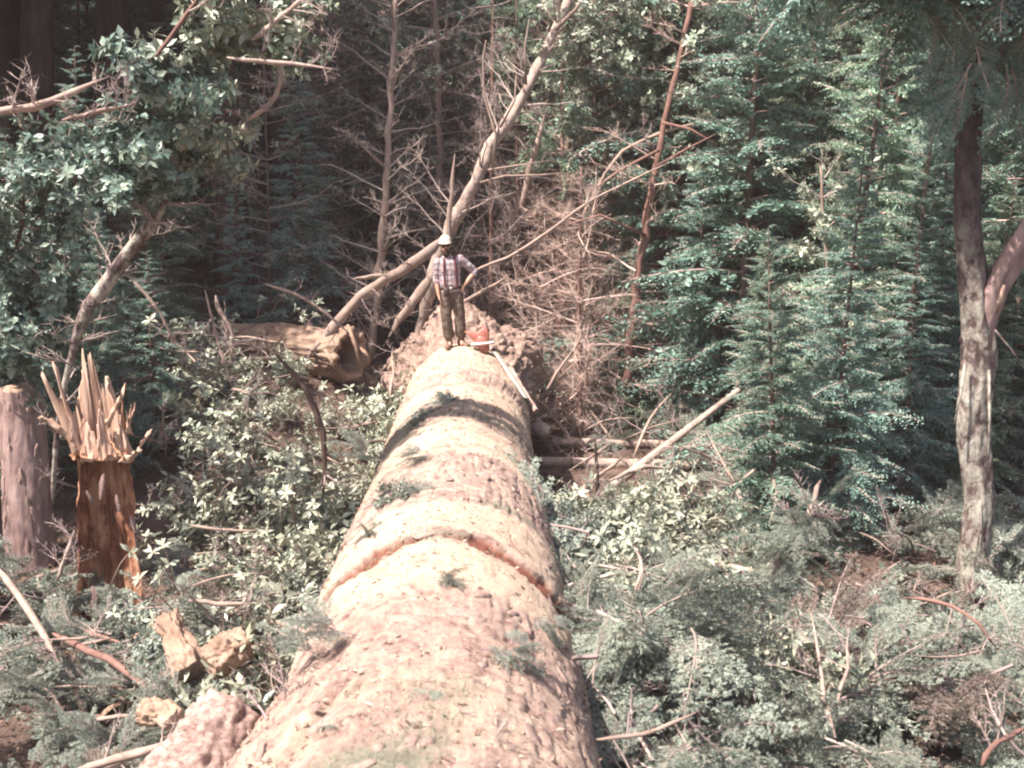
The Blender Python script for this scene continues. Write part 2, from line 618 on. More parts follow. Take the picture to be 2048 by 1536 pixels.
def log_profile(s, th):
    """radius, band, crack, mossy for arrays of axial distance s and angle th (0 = top, + = right)"""
    q = np.stack([s * 1.0, np.cos(th) * LOG_R, np.sin(th) * LOG_R], 1)
    wob = 0.34 * fbm(q * 0.9, 3, 21)
    sw = s + wob
    r = base_r(s) + 0.06 * fbm(q * 0.8, 3, 31)
    band = np.zeros_like(s)
    for a, b, k in ((6.75, 7.48, 1), (7.72, 8.75, 1), (10.3, 11.7, 0.9), (13.1, 14.45, 1), (14.9, 17.3, 0.9), (4.6, 5.7, 0.45)):
        m_ = sstep(a - 0.12, a + 0.15, sw) * sstep(b + 0.12, b - 0.15, sw)
        band = np.maximum(band, m_ * k)
    r = r + 0.007 * band
    # ridge in front of the man: step up facing the camera
    r = r + 0.05 * sstep(14.55, 14.95, sw) * sstep(17.7, 17.2, sw)
    r = r - 0.09 * sstep(14.15, 14.45, sw) * sstep(14.78, 14.6, sw) * sstep(-0.75, -0.2, th) * sstep(0.95, 0.4, th)
    # crack ring with inner bark showing
    wid = 0.10 + 0.09 * vnoise(q * np.array([0.2, 2.2, 2.2]), 5) + 0.07 * sstep(0.3, 1.2, th)
    edge = np.abs(sw + 0.05 * vnoise(q * 7, 8) + 0.03 * vnoise(q * 17, 9) - 7.58)
    crack = sstep(wid + 0.02, wid - 0.01, edge) * (wid > 0.03)
    r = r - 0.045 * crack
    rough = 1 - 0.75 * band
    tr_ = 3.2 * fbm(q * np.array([1.5, 2.3, 2.3]) + 0.25 * np.stack([vnoise(q * 6, 45), vnoise(q * 6, 46), vnoise(q * 6, 47)], 1), 5, 41, 0.6)
    fl_ = np.floor(tr_)
    led = fl_ + sstep(0.40, 0.60, tr_ - fl_)
    r = r + (0.35 + 0.65 * rough) * 0.007 * led + rough * 0.012 * fbm(q * np.array([1.6, 13, 13]), 4, 43, 0.75) + 0.006 * fbm(q * 14, 2, 44)
    groove = sstep(0.10, 0.02, np.abs(fbm(q * np.array([1.1, 5.5, 5.5]) + 3.1, 3, 49)))
    r = r - 0.016 * groove * rough
    # long gash on the left flank near the camera
    f_ = np.clip((s - 6.2) / 1.3, 0, 1)
    r = r - 0.10 * sstep(0.075, 0.03, np.abs(th - (-1.28 + 0.42 * f_) + 0.06 * vnoise(q * 5, 97))) * sstep(6.1, 6.4, s) * sstep(7.6, 7.2, s)
    f_ = np.clip((s - 4.6) / 1.0, 0, 1)
    r = r - 0.09 * sstep(0.09, 0.03, np.abs(th - (-0.75 + 0.3 * f_) + 0.08 * vnoise(q * 5, 98))) * sstep(4.4, 4.7, s) * sstep(5.7, 5.4, s)
    # pits where bark has flaked
    pit = sstep(0.30, 0.40, fbm(q * np.array([5.0, 7.5, 7.5]), 3, 51, 0.7)) * (0.35 + 0.65 * rough) * (1 - crack)
    r = r - 0.014 * pit
    pit2 = sstep(0.50, 0.58, fbm(q * np.array([9.0, 14.0, 14.0]), 2, 57)) * (0.15 + 0.85 * rough)
    r = r - 0.02 * pit2
    mossy = sstep(0.1, 0.5, fbm(q * 0.9 + 4.2, 2, 61)) * (1 - 0.6 * band) + 0.8 * sstep(11.4, 12, sw) * sstep(13.2, 12.6, sw) + 0.5 * sstep(-0.3, -0.9, th) * sstep(8, 10, s)
    # left shoulder swelling close to the camera
    r = r + 0.16 * sstep(6.6, 5.2, s) * sstep(-0.5, -1.3, th) * sstep(-2.4, -1.6, th)
    return r, band, crack, np.clip(mossy, 0, 1)


def log_point(s, th, lift=0.0):
    r = log_profile(np.array([float(s)]), np.array([float(th)]))[0][0] + lift
    return np.array((axis_x(s) + r * math.sin(th), s, axis_z(s) + r * math.cos(th)))


log = thing('fallen_log', 'giant pinkish tan fallen tree trunk running through the middle with a man on it', 'log', (axis_x(9), 9, 0))
ss = np.concatenate([np.linspace(-3, 3.6, 40)[:-1], 3.6 + (17.75 - 3.6) * np.linspace(0, 1, 640) ** 1.08])
NT = 420
th = np.linspace(-math.pi, math.pi, NT, endpoint=False)
S2, T2 = np.meshgrid(ss, th, indexing='ij')
rr, band, crack, mossy = log_profile(S2.ravel(), T2.ravel())
V = np.stack([axis_x(S2.ravel()) + rr * np.sin(T2.ravel()), S2.ravel(), axis_z(S2.ravel()) + rr * np.cos(T2.ravel())], 1)
b_ = MB()
i = np.arange(len(ss) - 1)[:, None] * NT
j = np.arange(NT)[None]
fq = np.stack([i + j, i + (j + 1) % NT, i + NT + (j + 1) % NT, i + NT + j], -1).reshape(-1, 4)
ends = np.array([[axis_x(ss[0]), ss[0], 1.1], [axis_x(ss[-1]), ss[-1], 1.1]])
jj = np.arange(NT)
nV = len(V)
b_.add(np.vstack([V, ends]), [fq, np.stack([np.full(NT, nV), (jj + 1) % NT, jj], 1),
                              np.stack([np.full(NT, nV + 1), (len(ss) - 1) * NT + jj, (len(ss) - 1) * NT + (jj + 1) % NT], 1)])
pad = lambda d: np.concatenate([d, [0, 0]])
b_.attr = {'band': pad(band), 'crack': pad(crack), 'mossy': pad(mossy)}
part('trunk', b_, M['log'], log, smooth=True)

# root flare behind the man: wider, rough, ragged rim
NF = 340
fs_ = np.linspace(17.5, 20.4, 190)
thf = np.linspace(-math.pi, math.pi, NF, endpoint=False)
S3, T3 = np.meshgrid(fs_, thf, indexing='ij')
s3, t3 = S3.ravel(), T3.ravel()
q3 = np.stack([s3, np.cos(t3) * 1.2, np.sin(t3) * 1.2], 1)
r3 = 0.90 + 0.42 * sstep(17.55, 18.9, s3 + 0.25 * vnoise(q3 * 1.3, 71)) + 0.20 * fbm(q3 * 1.7, 5, 73, 0.6) + 0.17 * fbm(q3 * 5, 4, 75, 0.75) - 0.12 * sstep(0.12, 0.0, np.abs(fbm(q3 * 1.6 + 7, 3, 79)))
r3 = r3 + 0.10 * np.cos(5 * t3 + 0.7) * sstep(18, 19, s3)
s3b = s3 + 0.22 * fbm(q3 * 2.2, 3, 77) * sstep(19.6, 20.4, s3)
V3 = np.stack([axis_x(s3) - 0.06 + r3 * np.sin(t3), s3b, 1.05 + 0.06 + r3 * np.cos(t3)], 1)
fl = MB()
i = np.arange(len(fs_) - 1)[:, None] * NF
j = np.arange(NF)[None]
jj = np.arange(NF)
nV = len(V3)
fl.add(np.vstack([V3, [[axis_x(20.3), 20.25, 1.05]]]),
       [np.stack([i + j, i + (j + 1) % NF, i + NF + (j + 1) % NF, i + NF + j], -1).reshape(-1, 4),
        np.stack([np.full(NF, nV), (len(fs_) - 1) * NF + jj, (len(fs_) - 1) * NF + (jj + 1) % NF], 1)])
M['flare'] = bark_mat('rough_flare_bark', [(0.32, (0.08, 0.048, 0.04)), (0.48, (0.25, 0.175, 0.145)), (0.68, (0.40, 0.305, 0.25))], 13, (1, 1, 1), 1.0, 0.04)
part('root_flare', fl, M['flare'], log, smooth=True)


def plate_mesh(seed):
    """an irregular flake of bark: rounded polygon with thickness, slightly domed"""
    r_ = np.random.default_rng(seed)
    k = 13
    a = np.arange(k) * 2 * math.pi / k + r_.uniform(-0.15, 0.15, k)
    ra = r_.uniform(0.5, 1.0, k)
    x, y = ra * np.cos(a), ra * np.sin(a) * r_.uniform(0.45, 0.8)
    t = r_.uniform(0.10, 0.2)
    top = np.stack([x * 0.93, y * 0.93, t + r_.uniform(-.07, .07, k)], 1)
    bot = np.stack([x, y, np.full(k, -0.12)], 1)
    mb = MB()
    mb.add(np.vstack([bot, top, [[0.1, 0.05, t * 1.0]]]),
           [np.stack([np.arange(k), (np.arange(k) + 1) % k, k + (np.arange(k) + 1) % k, k + np.arange(k)], 1),
            np.stack([np.full(k, 2 * k), k + np.arange(k), k + (np.arange(k) + 1) % k], 1)])
    me = mb.mesh('bark_plate')
    me.materials.append(M['plate'])
    return me


plates = [plate_mesh(s) for s in range(8)]
base = root_loc(log)
n_plate = 0
while n_plate < 120:
    s_ = 4.0 + 13.2 * rnd.random() ** 1.5
    t_ = rnd.uniform(-1.35, 1.35)
    bnd = log_profile(np.array([s_]), np.array([t_]))[1][0]
    if bnd > 0.5 and rnd.random() < 0.8:
        continue
    p = log_point(s_, t_)
    nrm = Vector((math.sin(t_), 0, math.cos(t_)))
    o = bpy.data.objects.new('bark_plate', rnd.choice(plates))
    COL.objects.link(o)
    o.parent = log
    o.location = Vector(p) - base
    o.rotation_mode = 'QUATERNION'
    tilt = Quaternion((rnd.uniform(-1, 1), rnd.uniform(-1, 1), 0.01), R(rnd.uniform(0, 14)))
    o.rotation_quaternion = nrm.to_track_quat('Z', 'Y') @ Quaternion((0, 0, 1), rnd.uniform(0, 6.28)) @ tilt
    k = rnd.uniform(0.04, 0.15)
    o.scale = (k, k * rnd.uniform(0.5, 1), rnd.uniform(0.03, 0.07))
    n_plate += 1

# small litter of bark crumbs and needles on the log, far too many to count
lit = MB()
nl = 16000
ls = 4 + 13.2 * rng.random(nl) ** 1.3
lt = rng.uniform(-1.4, 1.4, nl)
lr = log_profile(ls, lt)[0]
keep = fbm(np.stack([ls * 1.3, lt * 1.3, lt * 0], 1), 2, 91) > -0.25
ls, lt, lr = ls[keep], lt[keep], lr[keep]
c_ = np.stack([axis_x(ls) + (lr - 0.004) * np.sin(lt), ls, axis_z(ls) + (lr - 0.004) * np.cos(lt)], 1)
nn = np.stack([np.sin(lt), 0 * lt, np.cos(lt)], 1)
d_ = unit(rng.normal(size=c_.shape) + nn * 0.15 - nn * (rng.normal(size=c_.shape) * nn).sum(1, keepdims=True))
d_ = unit(d_ - nn * (d_ * nn).sum(1, keepdims=True) + nn * rng.uniform(0.02, 0.3, (len(c_), 1)))
lit.kites(c_, d_, nn, rng.uniform(0.012, 0.07, len(c_)) , rng.uniform(0.006, 0.022, len(c_)), fold=0.4)
part('bark_litter', lit, M['crumb'], log, kind='stuff')
# fine moss tufts standing on the mossy stretches
nl = 26000
ls = 4 + 13.2 * rng.random(nl) ** 1.2
lt = rng.uniform(-1.5, 1.3, nl)
lr, lb, lc, lm = log_profile(ls, lt)
keep = (lm + 0.5 * fbm(np.stack([ls * 2.2, lt * 2.2, lt * 0], 1), 3, 95) > 0.82) & (lb < 0.6)
ls, lt, lr = ls[keep], lt[keep], lr[keep]
c_ = np.stack([axis_x(ls) + (lr - 0.006) * np.sin(lt), ls, axis_z(ls) + (lr - 0.006) * np.cos(lt)], 1)
nn = np.stack([np.sin(lt), 0 * lt, np.cos(lt)], 1)
d_ = unit(nn * 0.7 + rng.normal(size=c_.shape) * 0.8)
mo = MB()
mo.spikes(c_, d_, rng.uniform(0.02, 0.06, len(c_)), 0.004)
part('moss', mo, M['moss'], log, kind='stuff')


# ------------------------------------------------------------------ vegetation builders
def frame_mat(origin, xdir, up=(0, 0, 1), scale=1.0, roll=0.0):
    x = unit(np.asarray(xdir, float))
    z = np.asarray(up, float)
    y = np.cross(z, x)
    if np.linalg.norm(y) < 1e-4:
        y = np.cross((0, 1, 0), x)
    y = unit(y)
    z = np.cross(x, y)
    c, s_ = math.cos(roll), math.sin(roll)
    y, z = c * y + s_ * z, c * z - s_ * y
    Mx = np.eye(4)
    Mx[:3, 0], Mx[:3, 1], Mx[:3, 2], Mx[:3, 3] = x * scale, y * scale, z * scale, origin
    return Mx


def conifer_branch(seed, L=1.0, fine=False, droop=0.25, bare=0.15, dead=False):
    """flat spray of a conifer: axis along +X.  returns (foliage MB, wood MB)"""
    g_ = np.random.default_rng(seed)
    fol, wood = MB(), MB()
    n = 8
    t = np.linspace(0, 1, n)
    ax = np.stack([L * t, 0.05 * L * np.sin(t * 4 + g_.uniform(0, 6)), L * (0.06 * t - droop * t ** 2)], 1)
    wood.tube(ax, np.linspace(0.012, 0.003, n) * L ** 0.5, 4, cap=False)
    step = 0.055 if not fine else 0.06
    ns = int(L * (1 - bare) / step)
    tt = np.repeat(np.linspace(bare, 0.985, ns), 2) + g_.normal(0, 0.006, 2 * ns)
    tt = np.clip(tt, 0, 0.999)
    side = np.tile([1.0, -1.0], ns)
    P0 = np.stack([np.interp(tt, t, ax[:, k]) for k in range(3)], 1)
    T0 = unit(np.stack([np.full_like(tt, 1.0), 0 * tt, 0.06 - 2 * droop * tt], 1))
    sl = (0.42 * L * (1 - tt) ** 0.75 + 0.05) * g_.uniform(0.55, 1.1, len(tt))
    ang = R(55) - R(15) * tt + g_.normal(0, 0.12, len(tt))
    if dead:
        ang = ang + g_.normal(0, 0.45, len(tt))
        sl = sl * g_.uniform(0.4, 1.6, len(tt))
    D0 = unit(T0 * np.cos(ang)[:, None] + np.array((0, 1.0, 0)) * (side * np.sin(ang))[:, None] + np.array((0, 0, 1.0)) * g_.normal(-0.10, 0.5 if dead else 0.12, len(tt))[:, None])
    ok = g_.random(len(tt)) > (0.1 if not dead else 0.25)
    P0, D0, sl, T0 = P0[ok], D0[ok], sl[ok], T0[ok]
    wood.spikes(P0, D0, sl, 0.0035)
    if dead:
        k = np.maximum(2, (sl / 0.05).astype(int))
        idx = np.repeat(np.arange(len(sl)), k)
        f = g_.random(len(idx))
        c = P0[idx] + D0[idx] * (sl[idx] * f)[:, None]
        d = unit(D0[idx] + g_.normal(0, 0.7, (len(idx), 3)) + np.array((0, 0, -0.25)))
        wood.spikes(c, d, g_.uniform(0.06, 0.2, len(idx)), 0.0025)
        return fol, wood
    tstep = 0.035 if not fine else 0.045
    k = np.maximum(2, (sl / tstep).astype(int))
    idx = np.repeat(np.arange(len(sl)), 2 * k)
    pos = np.concatenate([np.repeat(np.linspace(0.08, 1, kk), 2) for kk in k])
    sd = np.concatenate([np.tile([1.0, -1.0], kk) for kk in k])
    c = P0[idx] + D0[idx] * (sl[idx] * pos)[:, None] + np.array((0, 0, -1.0)) * (0.22 * sl[idx] * pos ** 2)[:, None]
    perp = unit(np.cross(np.array((0, 0, 1.0)), D0[idx]))
    a2 = R(45) + g_.normal(0, 0.15, len(idx))
    d = unit(D0[idx] * np.cos(a2)[:, None] + perp * (sd * np.sin(a2))[:, None] + np.stack([0 * a2, 0 * a2, g_.normal(-0.18, 0.22 if fine else 0.42, len(a2))], 1))
    nrm = unit(np.array((0, -0.0, 1.0)) + g_.normal(0, 0.35 if fine else 0.65, (len(idx), 3)))
    tl = np.clip(0.35 * sl[idx] * (1.15 - pos), 0.035, 0.11) * g_.uniform(0.7, 1.25, len(idx))
    if not fine:
        fol.kites(c, d, nrm, tl * 1.12, 0.36 * tl + 0.008, mid=0.5)
    else:
        wood.spikes(c, d, tl, 0.002)
        m = 8
        i2 = np.repeat(np.arange(len(c)), m * 2)
        pp = np.tile(np.repeat(np.linspace(0.0, 1, m), 2), len(c))
        s2 = np.tile([1.0, -1.0], len(c) * m)
        pr = unit(np.cross(nrm[i2], d[i2]))
        cc = c[i2] + d[i2] * (tl[i2] * pp)[:, None]
        dd = unit(d[i2] * 0.75 + pr * s2[:, None] * 0.75 + g_.normal(0, 0.25, cc.shape))
        fol.kites(cc, dd, nrm[i2] + g_.normal(0, 0.4, cc.shape), g_.uniform(0.022, 0.04, len(cc)), 0.008, mid=0.4)
    return fol, wood


BR = [conifer_branch(100 + k, 1.2, droop=(0.15, 0.28, 0.38, 0.22)[k % 4]) for k in range(4)]
BRD = [conifer_branch(140 + k, 1.2, droop=(0.1, 0.22, 0.3)[k], dead=True) for k in range(3)]


def conifer(seed, H=9.0, base=0.6, spread=1.5, n=70, r0=0.09, lean=(0, 0), dead_to=0.0, wild=False):
    """returns trunk MB, crown MB, dead twig MB in local coordinates"""
    g_ = np.random.default_rng(seed)
    tr, cr, dw = MB(), MB(), MB()
    t = np.linspace(0, 1, 14)
    ax = np.stack([lean[0] * t + 0.03 * H * 0.1 * np.sin(t * 5 + seed), lean[1] * t, H * t - 0.3 * (1 - t)], 1)
    tr.tube(ax, r0 * (1 - t) ** 0.8 + 0.008, 8, 0.08, seed=seed)
    for q in range(n):
        f = base / H + (1 - base / H) * ((q + g_.random()) / n)
        p = np.array([np.interp(f, t, ax[:, k]) for k in range(3)])
        ln = spread * (1 - f) ** 0.7 * g_.uniform(0.6, 1.15) + 0.18
        az = q * 2.399 + g_.normal(0, 0.35)
        el = g_.normal(0.05, 0.14) + 0.35 * f
        if wild:
            el = g_.normal(0.05, 0.45)
            az = g_.uniform(0, 6.283)
            ln = ln * g_.uniform(0.35, 1.5)
        d = np.array((math.cos(az) * math.cos(el), math.sin(az) * math.cos(el), math.sin(el)))
        Mx = frame_mat(p, d, scale=ln / 1.2, roll=g_.normal(0, 1.4 if wild else 0.5))
        if f * H < dead_to:
            fo, wo_ = BRD[q % 3]
            dw.merge(wo_, Mx)
        else:
            fo, wo_ = BR[int(g_.integers(0, 4))]
            cr.merge(fo, Mx)
            dw.merge(wo_, Mx)
    return tr, cr, dw


def make_conifer(name, label, cat, seed, needles, group=None, **kw):
    tr, cr, dw = conifer(seed, **kw)
    o = thing(name, label, cat, (0, 0, 0), group)
    part('trunk', tr, M['stem'], o, smooth=True)
    if cr.n:
        part('crown', cr, M[needles], o, kind='stuff')
    if dw.n:
        part('branches', dw, M['twig'], o, kind='stuff')
    return o


def put(o, x, y, rz=0, s_=1.0, z=None, label=None, group=None):
    o.location = (x, y, (gz1(x, y) if z is None else z))
    tl = 0.05 if o.name.startswith(('young', 'tall')) else 0.0
    u_ = rnd.uniform(0.85, 1.2) if tl else 1.0
    o.rotation_euler = (rnd.gauss(0, tl), rnd.gauss(0, tl), rz)
    o.scale = (s_ * u_, s_ * u_, s_)
    if label:
        o['label'] = label
    if group:
        o['group'] = group
    return o


def leaf_cloud(mb, C, Dm, L, W, g_, k=7, fold=0.25, spread=0.5):
    """a whorl of k leaves round each tip C pointing along Dm"""
    n = len(C)
    idx = np.repeat(np.arange(n), k)
    az = np.tile(np.arange(k) * 2 * math.pi / k, n) + np.repeat(g_.uniform(0, 6.28, n), k) + g_.normal(0, 0.25, n * k)
    D = unit(Dm)[idx]
    a = unit(np.cross(D, np.array((0.21, 0.4, 0.89))))
    b = np.cross(D, a)
    rad = a * np.cos(az)[:, None] + b * np.sin(az)[:, None]
    el = g_.normal(spread, 0.35, n * k)
    d = unit(rad * np.cos(el)[:, None] + D * np.sin(el)[:, None] + np.array((0, 0, -0.12)))
    nrm = unit(D * 0.9 - rad * 0.3 + g_.normal(0, 0.25, rad.shape))
    ll = L * g_.uniform(0.35, 1.25, n * k)
    mb.kites(C[idx] + d * 0.01, d, nrm, ll, W / L * ll * g_.uniform(0.8, 1.2, n * k), fold=fold, mid=0.5)


def shrub(seed, Rr=0.8, H=1.0, n=170, L=0.10, W=0.042, stems=11):
    g_ = np.random.default_rng(seed)
    st, lf = MB(), MB()
    tips, dirs = [], []
    for q in range(stems):
        az = g_.uniform(0, 6.28)
        rr_ = Rr * g_.uniform(0.3, 1.0)
        hh = H * g_.uniform(0.6, 1.1) * (1 - 0.35 * (rr_ / Rr) ** 2)
        t = np.linspace(0, 1, 6)
        P = np.stack([rr_ * math.cos(az) * t ** 1.3, rr_ * math.sin(az) * t ** 1.3, -0.1 + hh * t ** 0.8], 1) + g_.normal(0, 0.02, (6, 3))
        st.tube(P, np.linspace(0.011, 0.004, 6), 5)
        for w_ in range(n // stems):
            f = g_.uniform(0.3, 1.0)
            p = np.array([np.interp(f, t, P[:, k]) for k in range(3)])
            d = unit(np.array((math.cos(az), math.sin(az), 0.9)) * 0.6 + g_.normal(0, 0.7, 3))
            ln = g_.uniform(0.06, 0.3)
            tips.append(p + d * ln)
            dirs.append(d)
            st.spikes([p], [d], ln, 0.004)
    leaf_cloud(lf, np.array(tips), np.array(dirs) + np.array((0, -0.1, 0.5)), L, W, g_, 6)
    return st, lf


def limb_tree(P, r, seed, n_br=12, leaf=None, L=0.09, W=0.045, br_len=1.0, leaf_n=14, up=0.2, twigs=True, start=0.2, k=7):
    """trunk along P with random side branches.  returns trunk, twigs, leaves"""
    g_ = np.random.default_rng(seed)
    tr, tw, lf = MB(), MB(), MB()
    P = np.asarray(P, float)
    seg = np.concatenate([[0], np.cumsum(np.linalg.norm(np.diff(P, axis=0), axis=1))])
    n = max(8, int(seg[-1] / 0.22))
    t = np.linspace(0, seg[-1], n)
    Q = np.stack([np.interp(t, seg, P[:, k_]) for k_ in range(3)], 1)
    Qs = Q.copy()
    for _ in range(2):
        Qs[1:-1] = (Qs[:-2] + 2 * Qs[1:-1] + Qs[2:]) / 4
    rr_ = np.interp(t, seg, np.broadcast_to(r, (len(P),)))
    Qs = Qs + g_.normal(0, 0.22, Qs.shape) * rr_[:, None]
    rr_ = rr_ * (1 + g_.normal(0, 0.07, n))
    rr_[-1] *= 0.2
    rr_[-2] *= 0.7
    rr_[0] *= 0.4
    tr.tube(Qs, rr_, 11, 0.24, seed=seed)
    tips, dirs = [], []
    for q in range(n_br):
        f = start + (1 - start) * g_.random()
        ii = min(n - 2, int(f * n))
        p = Qs[ii]
        T = unit(Qs[ii + 1] - Qs[ii])
        d = g_.normal(0, 1, 3)
        d = unit(d - T * d.dot(T))
        d = unit(d + T * 0.35 + np.array((0, 0, up)))
        ln = br_len * g_.uniform(0.35, 1.1)
        m = 6
        s_ = np.linspace(0, 1, m)
        B = p + d * (ln * s_)[:, None] + np.cumsum(g_.normal(0, 0.035 * ln, (m, 3)), 0) * s_[:, None]
        rb = min(rr_[ii] * 0.5, 0.006 + 0.012 * ln)
        tw.tube(B, np.linspace(rb, 0.003, m), 5, cap=False)
        nn_ = int(6 + 10 * ln)
        fs = g_.uniform(0.15, 1, nn_)
        c = np.stack([np.interp(fs, s_, B[:, k_]) for k_ in range(3)], 1)
        dd = unit(d + g_.normal(0, 0.75, (nn_, 3)))
        l2 = g_.uniform(0.1, 0.38, nn_) * ln ** 0.5
        tw.spikes(c, dd, l2, 0.004)
        for w_ in range(2):
            c2 = c + dd * (l2 * g_.uniform(0.3, 0.9, nn_))[:, None]
            tw.spikes(c2, unit(dd + g_.normal(0, 0.8, dd.shape)), l2 * 0.5, 0.0028)
        if leaf:
            pick = g_.integers(0, nn_, leaf_n)
            tips.append(c[pick] + dd[pick] * (l2[pick] * g_.uniform(0.3, 1.0, leaf_n))[:, None])
            dirs.append(dd[pick])
    if leaf and tips:
        leaf_cloud(lf, np.vstack(tips), np.vstack(dirs) + np.array((0, 0, 0.3)), L, W, g_, k, spread=0.4)
    return tr, tw, lf


def limb(name, label, cat, pix, wpx, m='stick', seed=0, leaf=None, group=None, twm='twig_grey', **kw):
    """pix: list of (px, py, distance); wpx: widths in photo pixels (one per point)"""
    P = np.array([at(*p) for p in pix])
    r = np.array([px_m(w_, p[2]) / 2 for w_, p in zip(wpx, pix)])
    tr, tw, lf = limb_tree(P, r, seed, leaf=leaf, **kw)
    base = P[0] if P[0][2] <= P[-1][2] else P[-1]
    o = thing(name, label, cat, base, group)
    part('trunk' if cat == 'tree' else 'stem', tr, M[m], o, smooth=True)
    if tw.n:
        part('twigs', tw, M[twm], o, kind='stuff')
    if lf.n:
        part('foliage', lf, M[leaf], o, kind='stuff')
    return o


# ------------------------------------------------------------------ forest wall on the right and behind
protos = []
for k in range(6):
    o = make_conifer('young_fir', 'young green conifer standing in the dense forest wall behind the clearing', 'tree', 300 + k,
                     'teal' if k % 3 else 'teal_light', group='young conifers of the forest wall',
                     H=(9, 11, 8, 10, 12, 7.5)[k], base=(0.5, 0.8, 0.4, 1.2, 1.0, 0.3)[k], spread=(1.9, 2.1, 1.8, 2.0, 2.3, 1.6)[k], n=(110, 125, 100, 115, 130, 90)[k], r0=0.065)
    protos.append(o)

# the conifers one can tell apart
named = [
    (0, 1672, 17.0, 1.0, 0.9, 'young fir with a bare grey lower stem left of the lichen covered trunk'),
    (2, 1490, 19.0, 1.15, 2.4, 'bushy young fir behind the upper end of the leaning pole'),
    (5, 1800, 15.6, 0.8, 0.2, 'low yellow green fir just left of the lichen covered trunk'),
    (3, 1590, 20.5, 1.0, 4.1, 'slim fir between the bushy fir and the bare stemmed fir'),
    (4, 1790, 19.5, 0.95, 1.2, 'tall dark fir rising behind the low yellow green fir'),
    (1, 2030, 17.0, 0.9, 3.3, 'dark fir behind the lichen covered trunk'),
    (5, 1400, 20.2, 0.7, 5.0, 'small fir beside the reddish stem of the half dead tree'),
]
used = set()


def get(k):
    if k not in used:
        used.add(k)
        return protos[k]
    return copy_tree(protos[k])


for k, pxx, Yd, s_, rz, lab in named:
    o = get(k)
    x = (pxx - 1024) / F * Yd
    put(o, x, Yd, rz, s_, label=lab)
    if 'group' in o:
        del o['group']
gl = 'young green conifer standing in the dense forest wall behind the clearing'
for yy in np.arange(21.5, 44, 2.1):
    xr = 0.5 * yy + 2.5
    for xx in np.arange(-xr, xr, 2.0):
        x, y = xx + rnd.uniform(-0.8, 0.8), yy + rnd.uniform(-0.8, 0.8)
        if y < 25 and -3.5 < x < 3.0:
            continue
        if x < 0 and rnd.random() < 0.78:
            continue
        put(get(rnd.randrange(6)), x, y, rnd.uniform(0, 6.28), rnd.uniform(0.8, 1.35), label=gl, group='young conifers of the forest wall')

gs = 'low young conifer at the front foot of the forest wall right of the log'
for xx, yy in ((2.6, 20.4), (3.6, 19.4), (4.4, 18.2), (5.2, 17.2), (6.0, 16.2), (6.8, 15.4), (7.6, 14.6), (3.2, 21.3), (4.3, 20.3), (5.4, 19.0), (6.4, 18.2), (7.4, 17.2), (8.2, 16.4), (8.9, 18.0), (5.0, 21.2), (6.2, 20.4), (7.4, 19.6), (9.6, 20), (8.6, 21), (5.6, 14.9), (8.8, 14.2), (4.9, 15.9), (4.6, 14.6), (5.4, 13.6), (6.3, 13.2), (7.1, 12.8), (6.6, 14.3), (4.0, 16.6), (3.6, 13.4), (4.3, 12.6), (4.1, 13.9), (5.0, 12.3), (5.7, 12.2), (6.4, 11.9), (5.4, 13.0)):
    if 1024 + F * xx / yy > 1770 and yy < 14.4:
        continue
    put(get(rnd.randrange(6)), xx + rnd.uniform(-0.3, 0.3), yy + rnd.uniform(-0.3, 0.3), rnd.uniform(0, 6.28), rnd.uniform(0.32, 0.6), label=gs, group='low conifers at the foot of the forest wall')

gd = 'dark conifer standing in the shaded hollow behind the splintered stump'
for xx, yy in ((-7.4, 18.8), (-6.4, 19.9), (-7.0, 17.4), (-7.9, 16.6), (-8.4, 19.5), (-5.4, 21.4), (-6.9, 21.6), (-4.2, 22.0), (-6.3, 15.6), (-5.6, 14.6), (-6.6, 14.0), (-5.2, 15.8)):
    put(get(rnd.randrange(6)), xx, yy, rnd.uniform(0, 6.28), rnd.uniform(0.35, 0.55), label=gd, group='dark conifers of the hollow')

for o in list(COL.objects):
    if o.get('label') in (gl, gs, gd):
        pxb = 1024 + F * o.location.x / o.location.y
        pale = 'light green' if any(c.name.startswith('crown') and c.data.materials[0] == M['teal_light'] for c in o.children) else 'blue green'
        size = 'low' if o['label'] == gs else 'small shaded' if o['label'] == gd else 'tall' if o.scale[2] > 1.1 else 'young'
        zone = ('behind the left leafy boughs' if pxb < 400 else 'in the dark left of the slender tree' if pxb < 780 else 'behind the leaning snag' if pxb < 1180 else
                'around the half dead conifer' if pxb < 1420 else 'behind the leaning pole' if pxb < 1640 else 'left of the lichen covered trunk' if pxb < 1900 else 'at the right edge behind the lichen covered trunk')
        row = 'front row' if o.location.y < 23 else 'second row' if o.location.y < 33 else 'far back'
        o['label'] = f'{size} {pale} conifer {zone}, {row}'
        o['group'] = o['label']

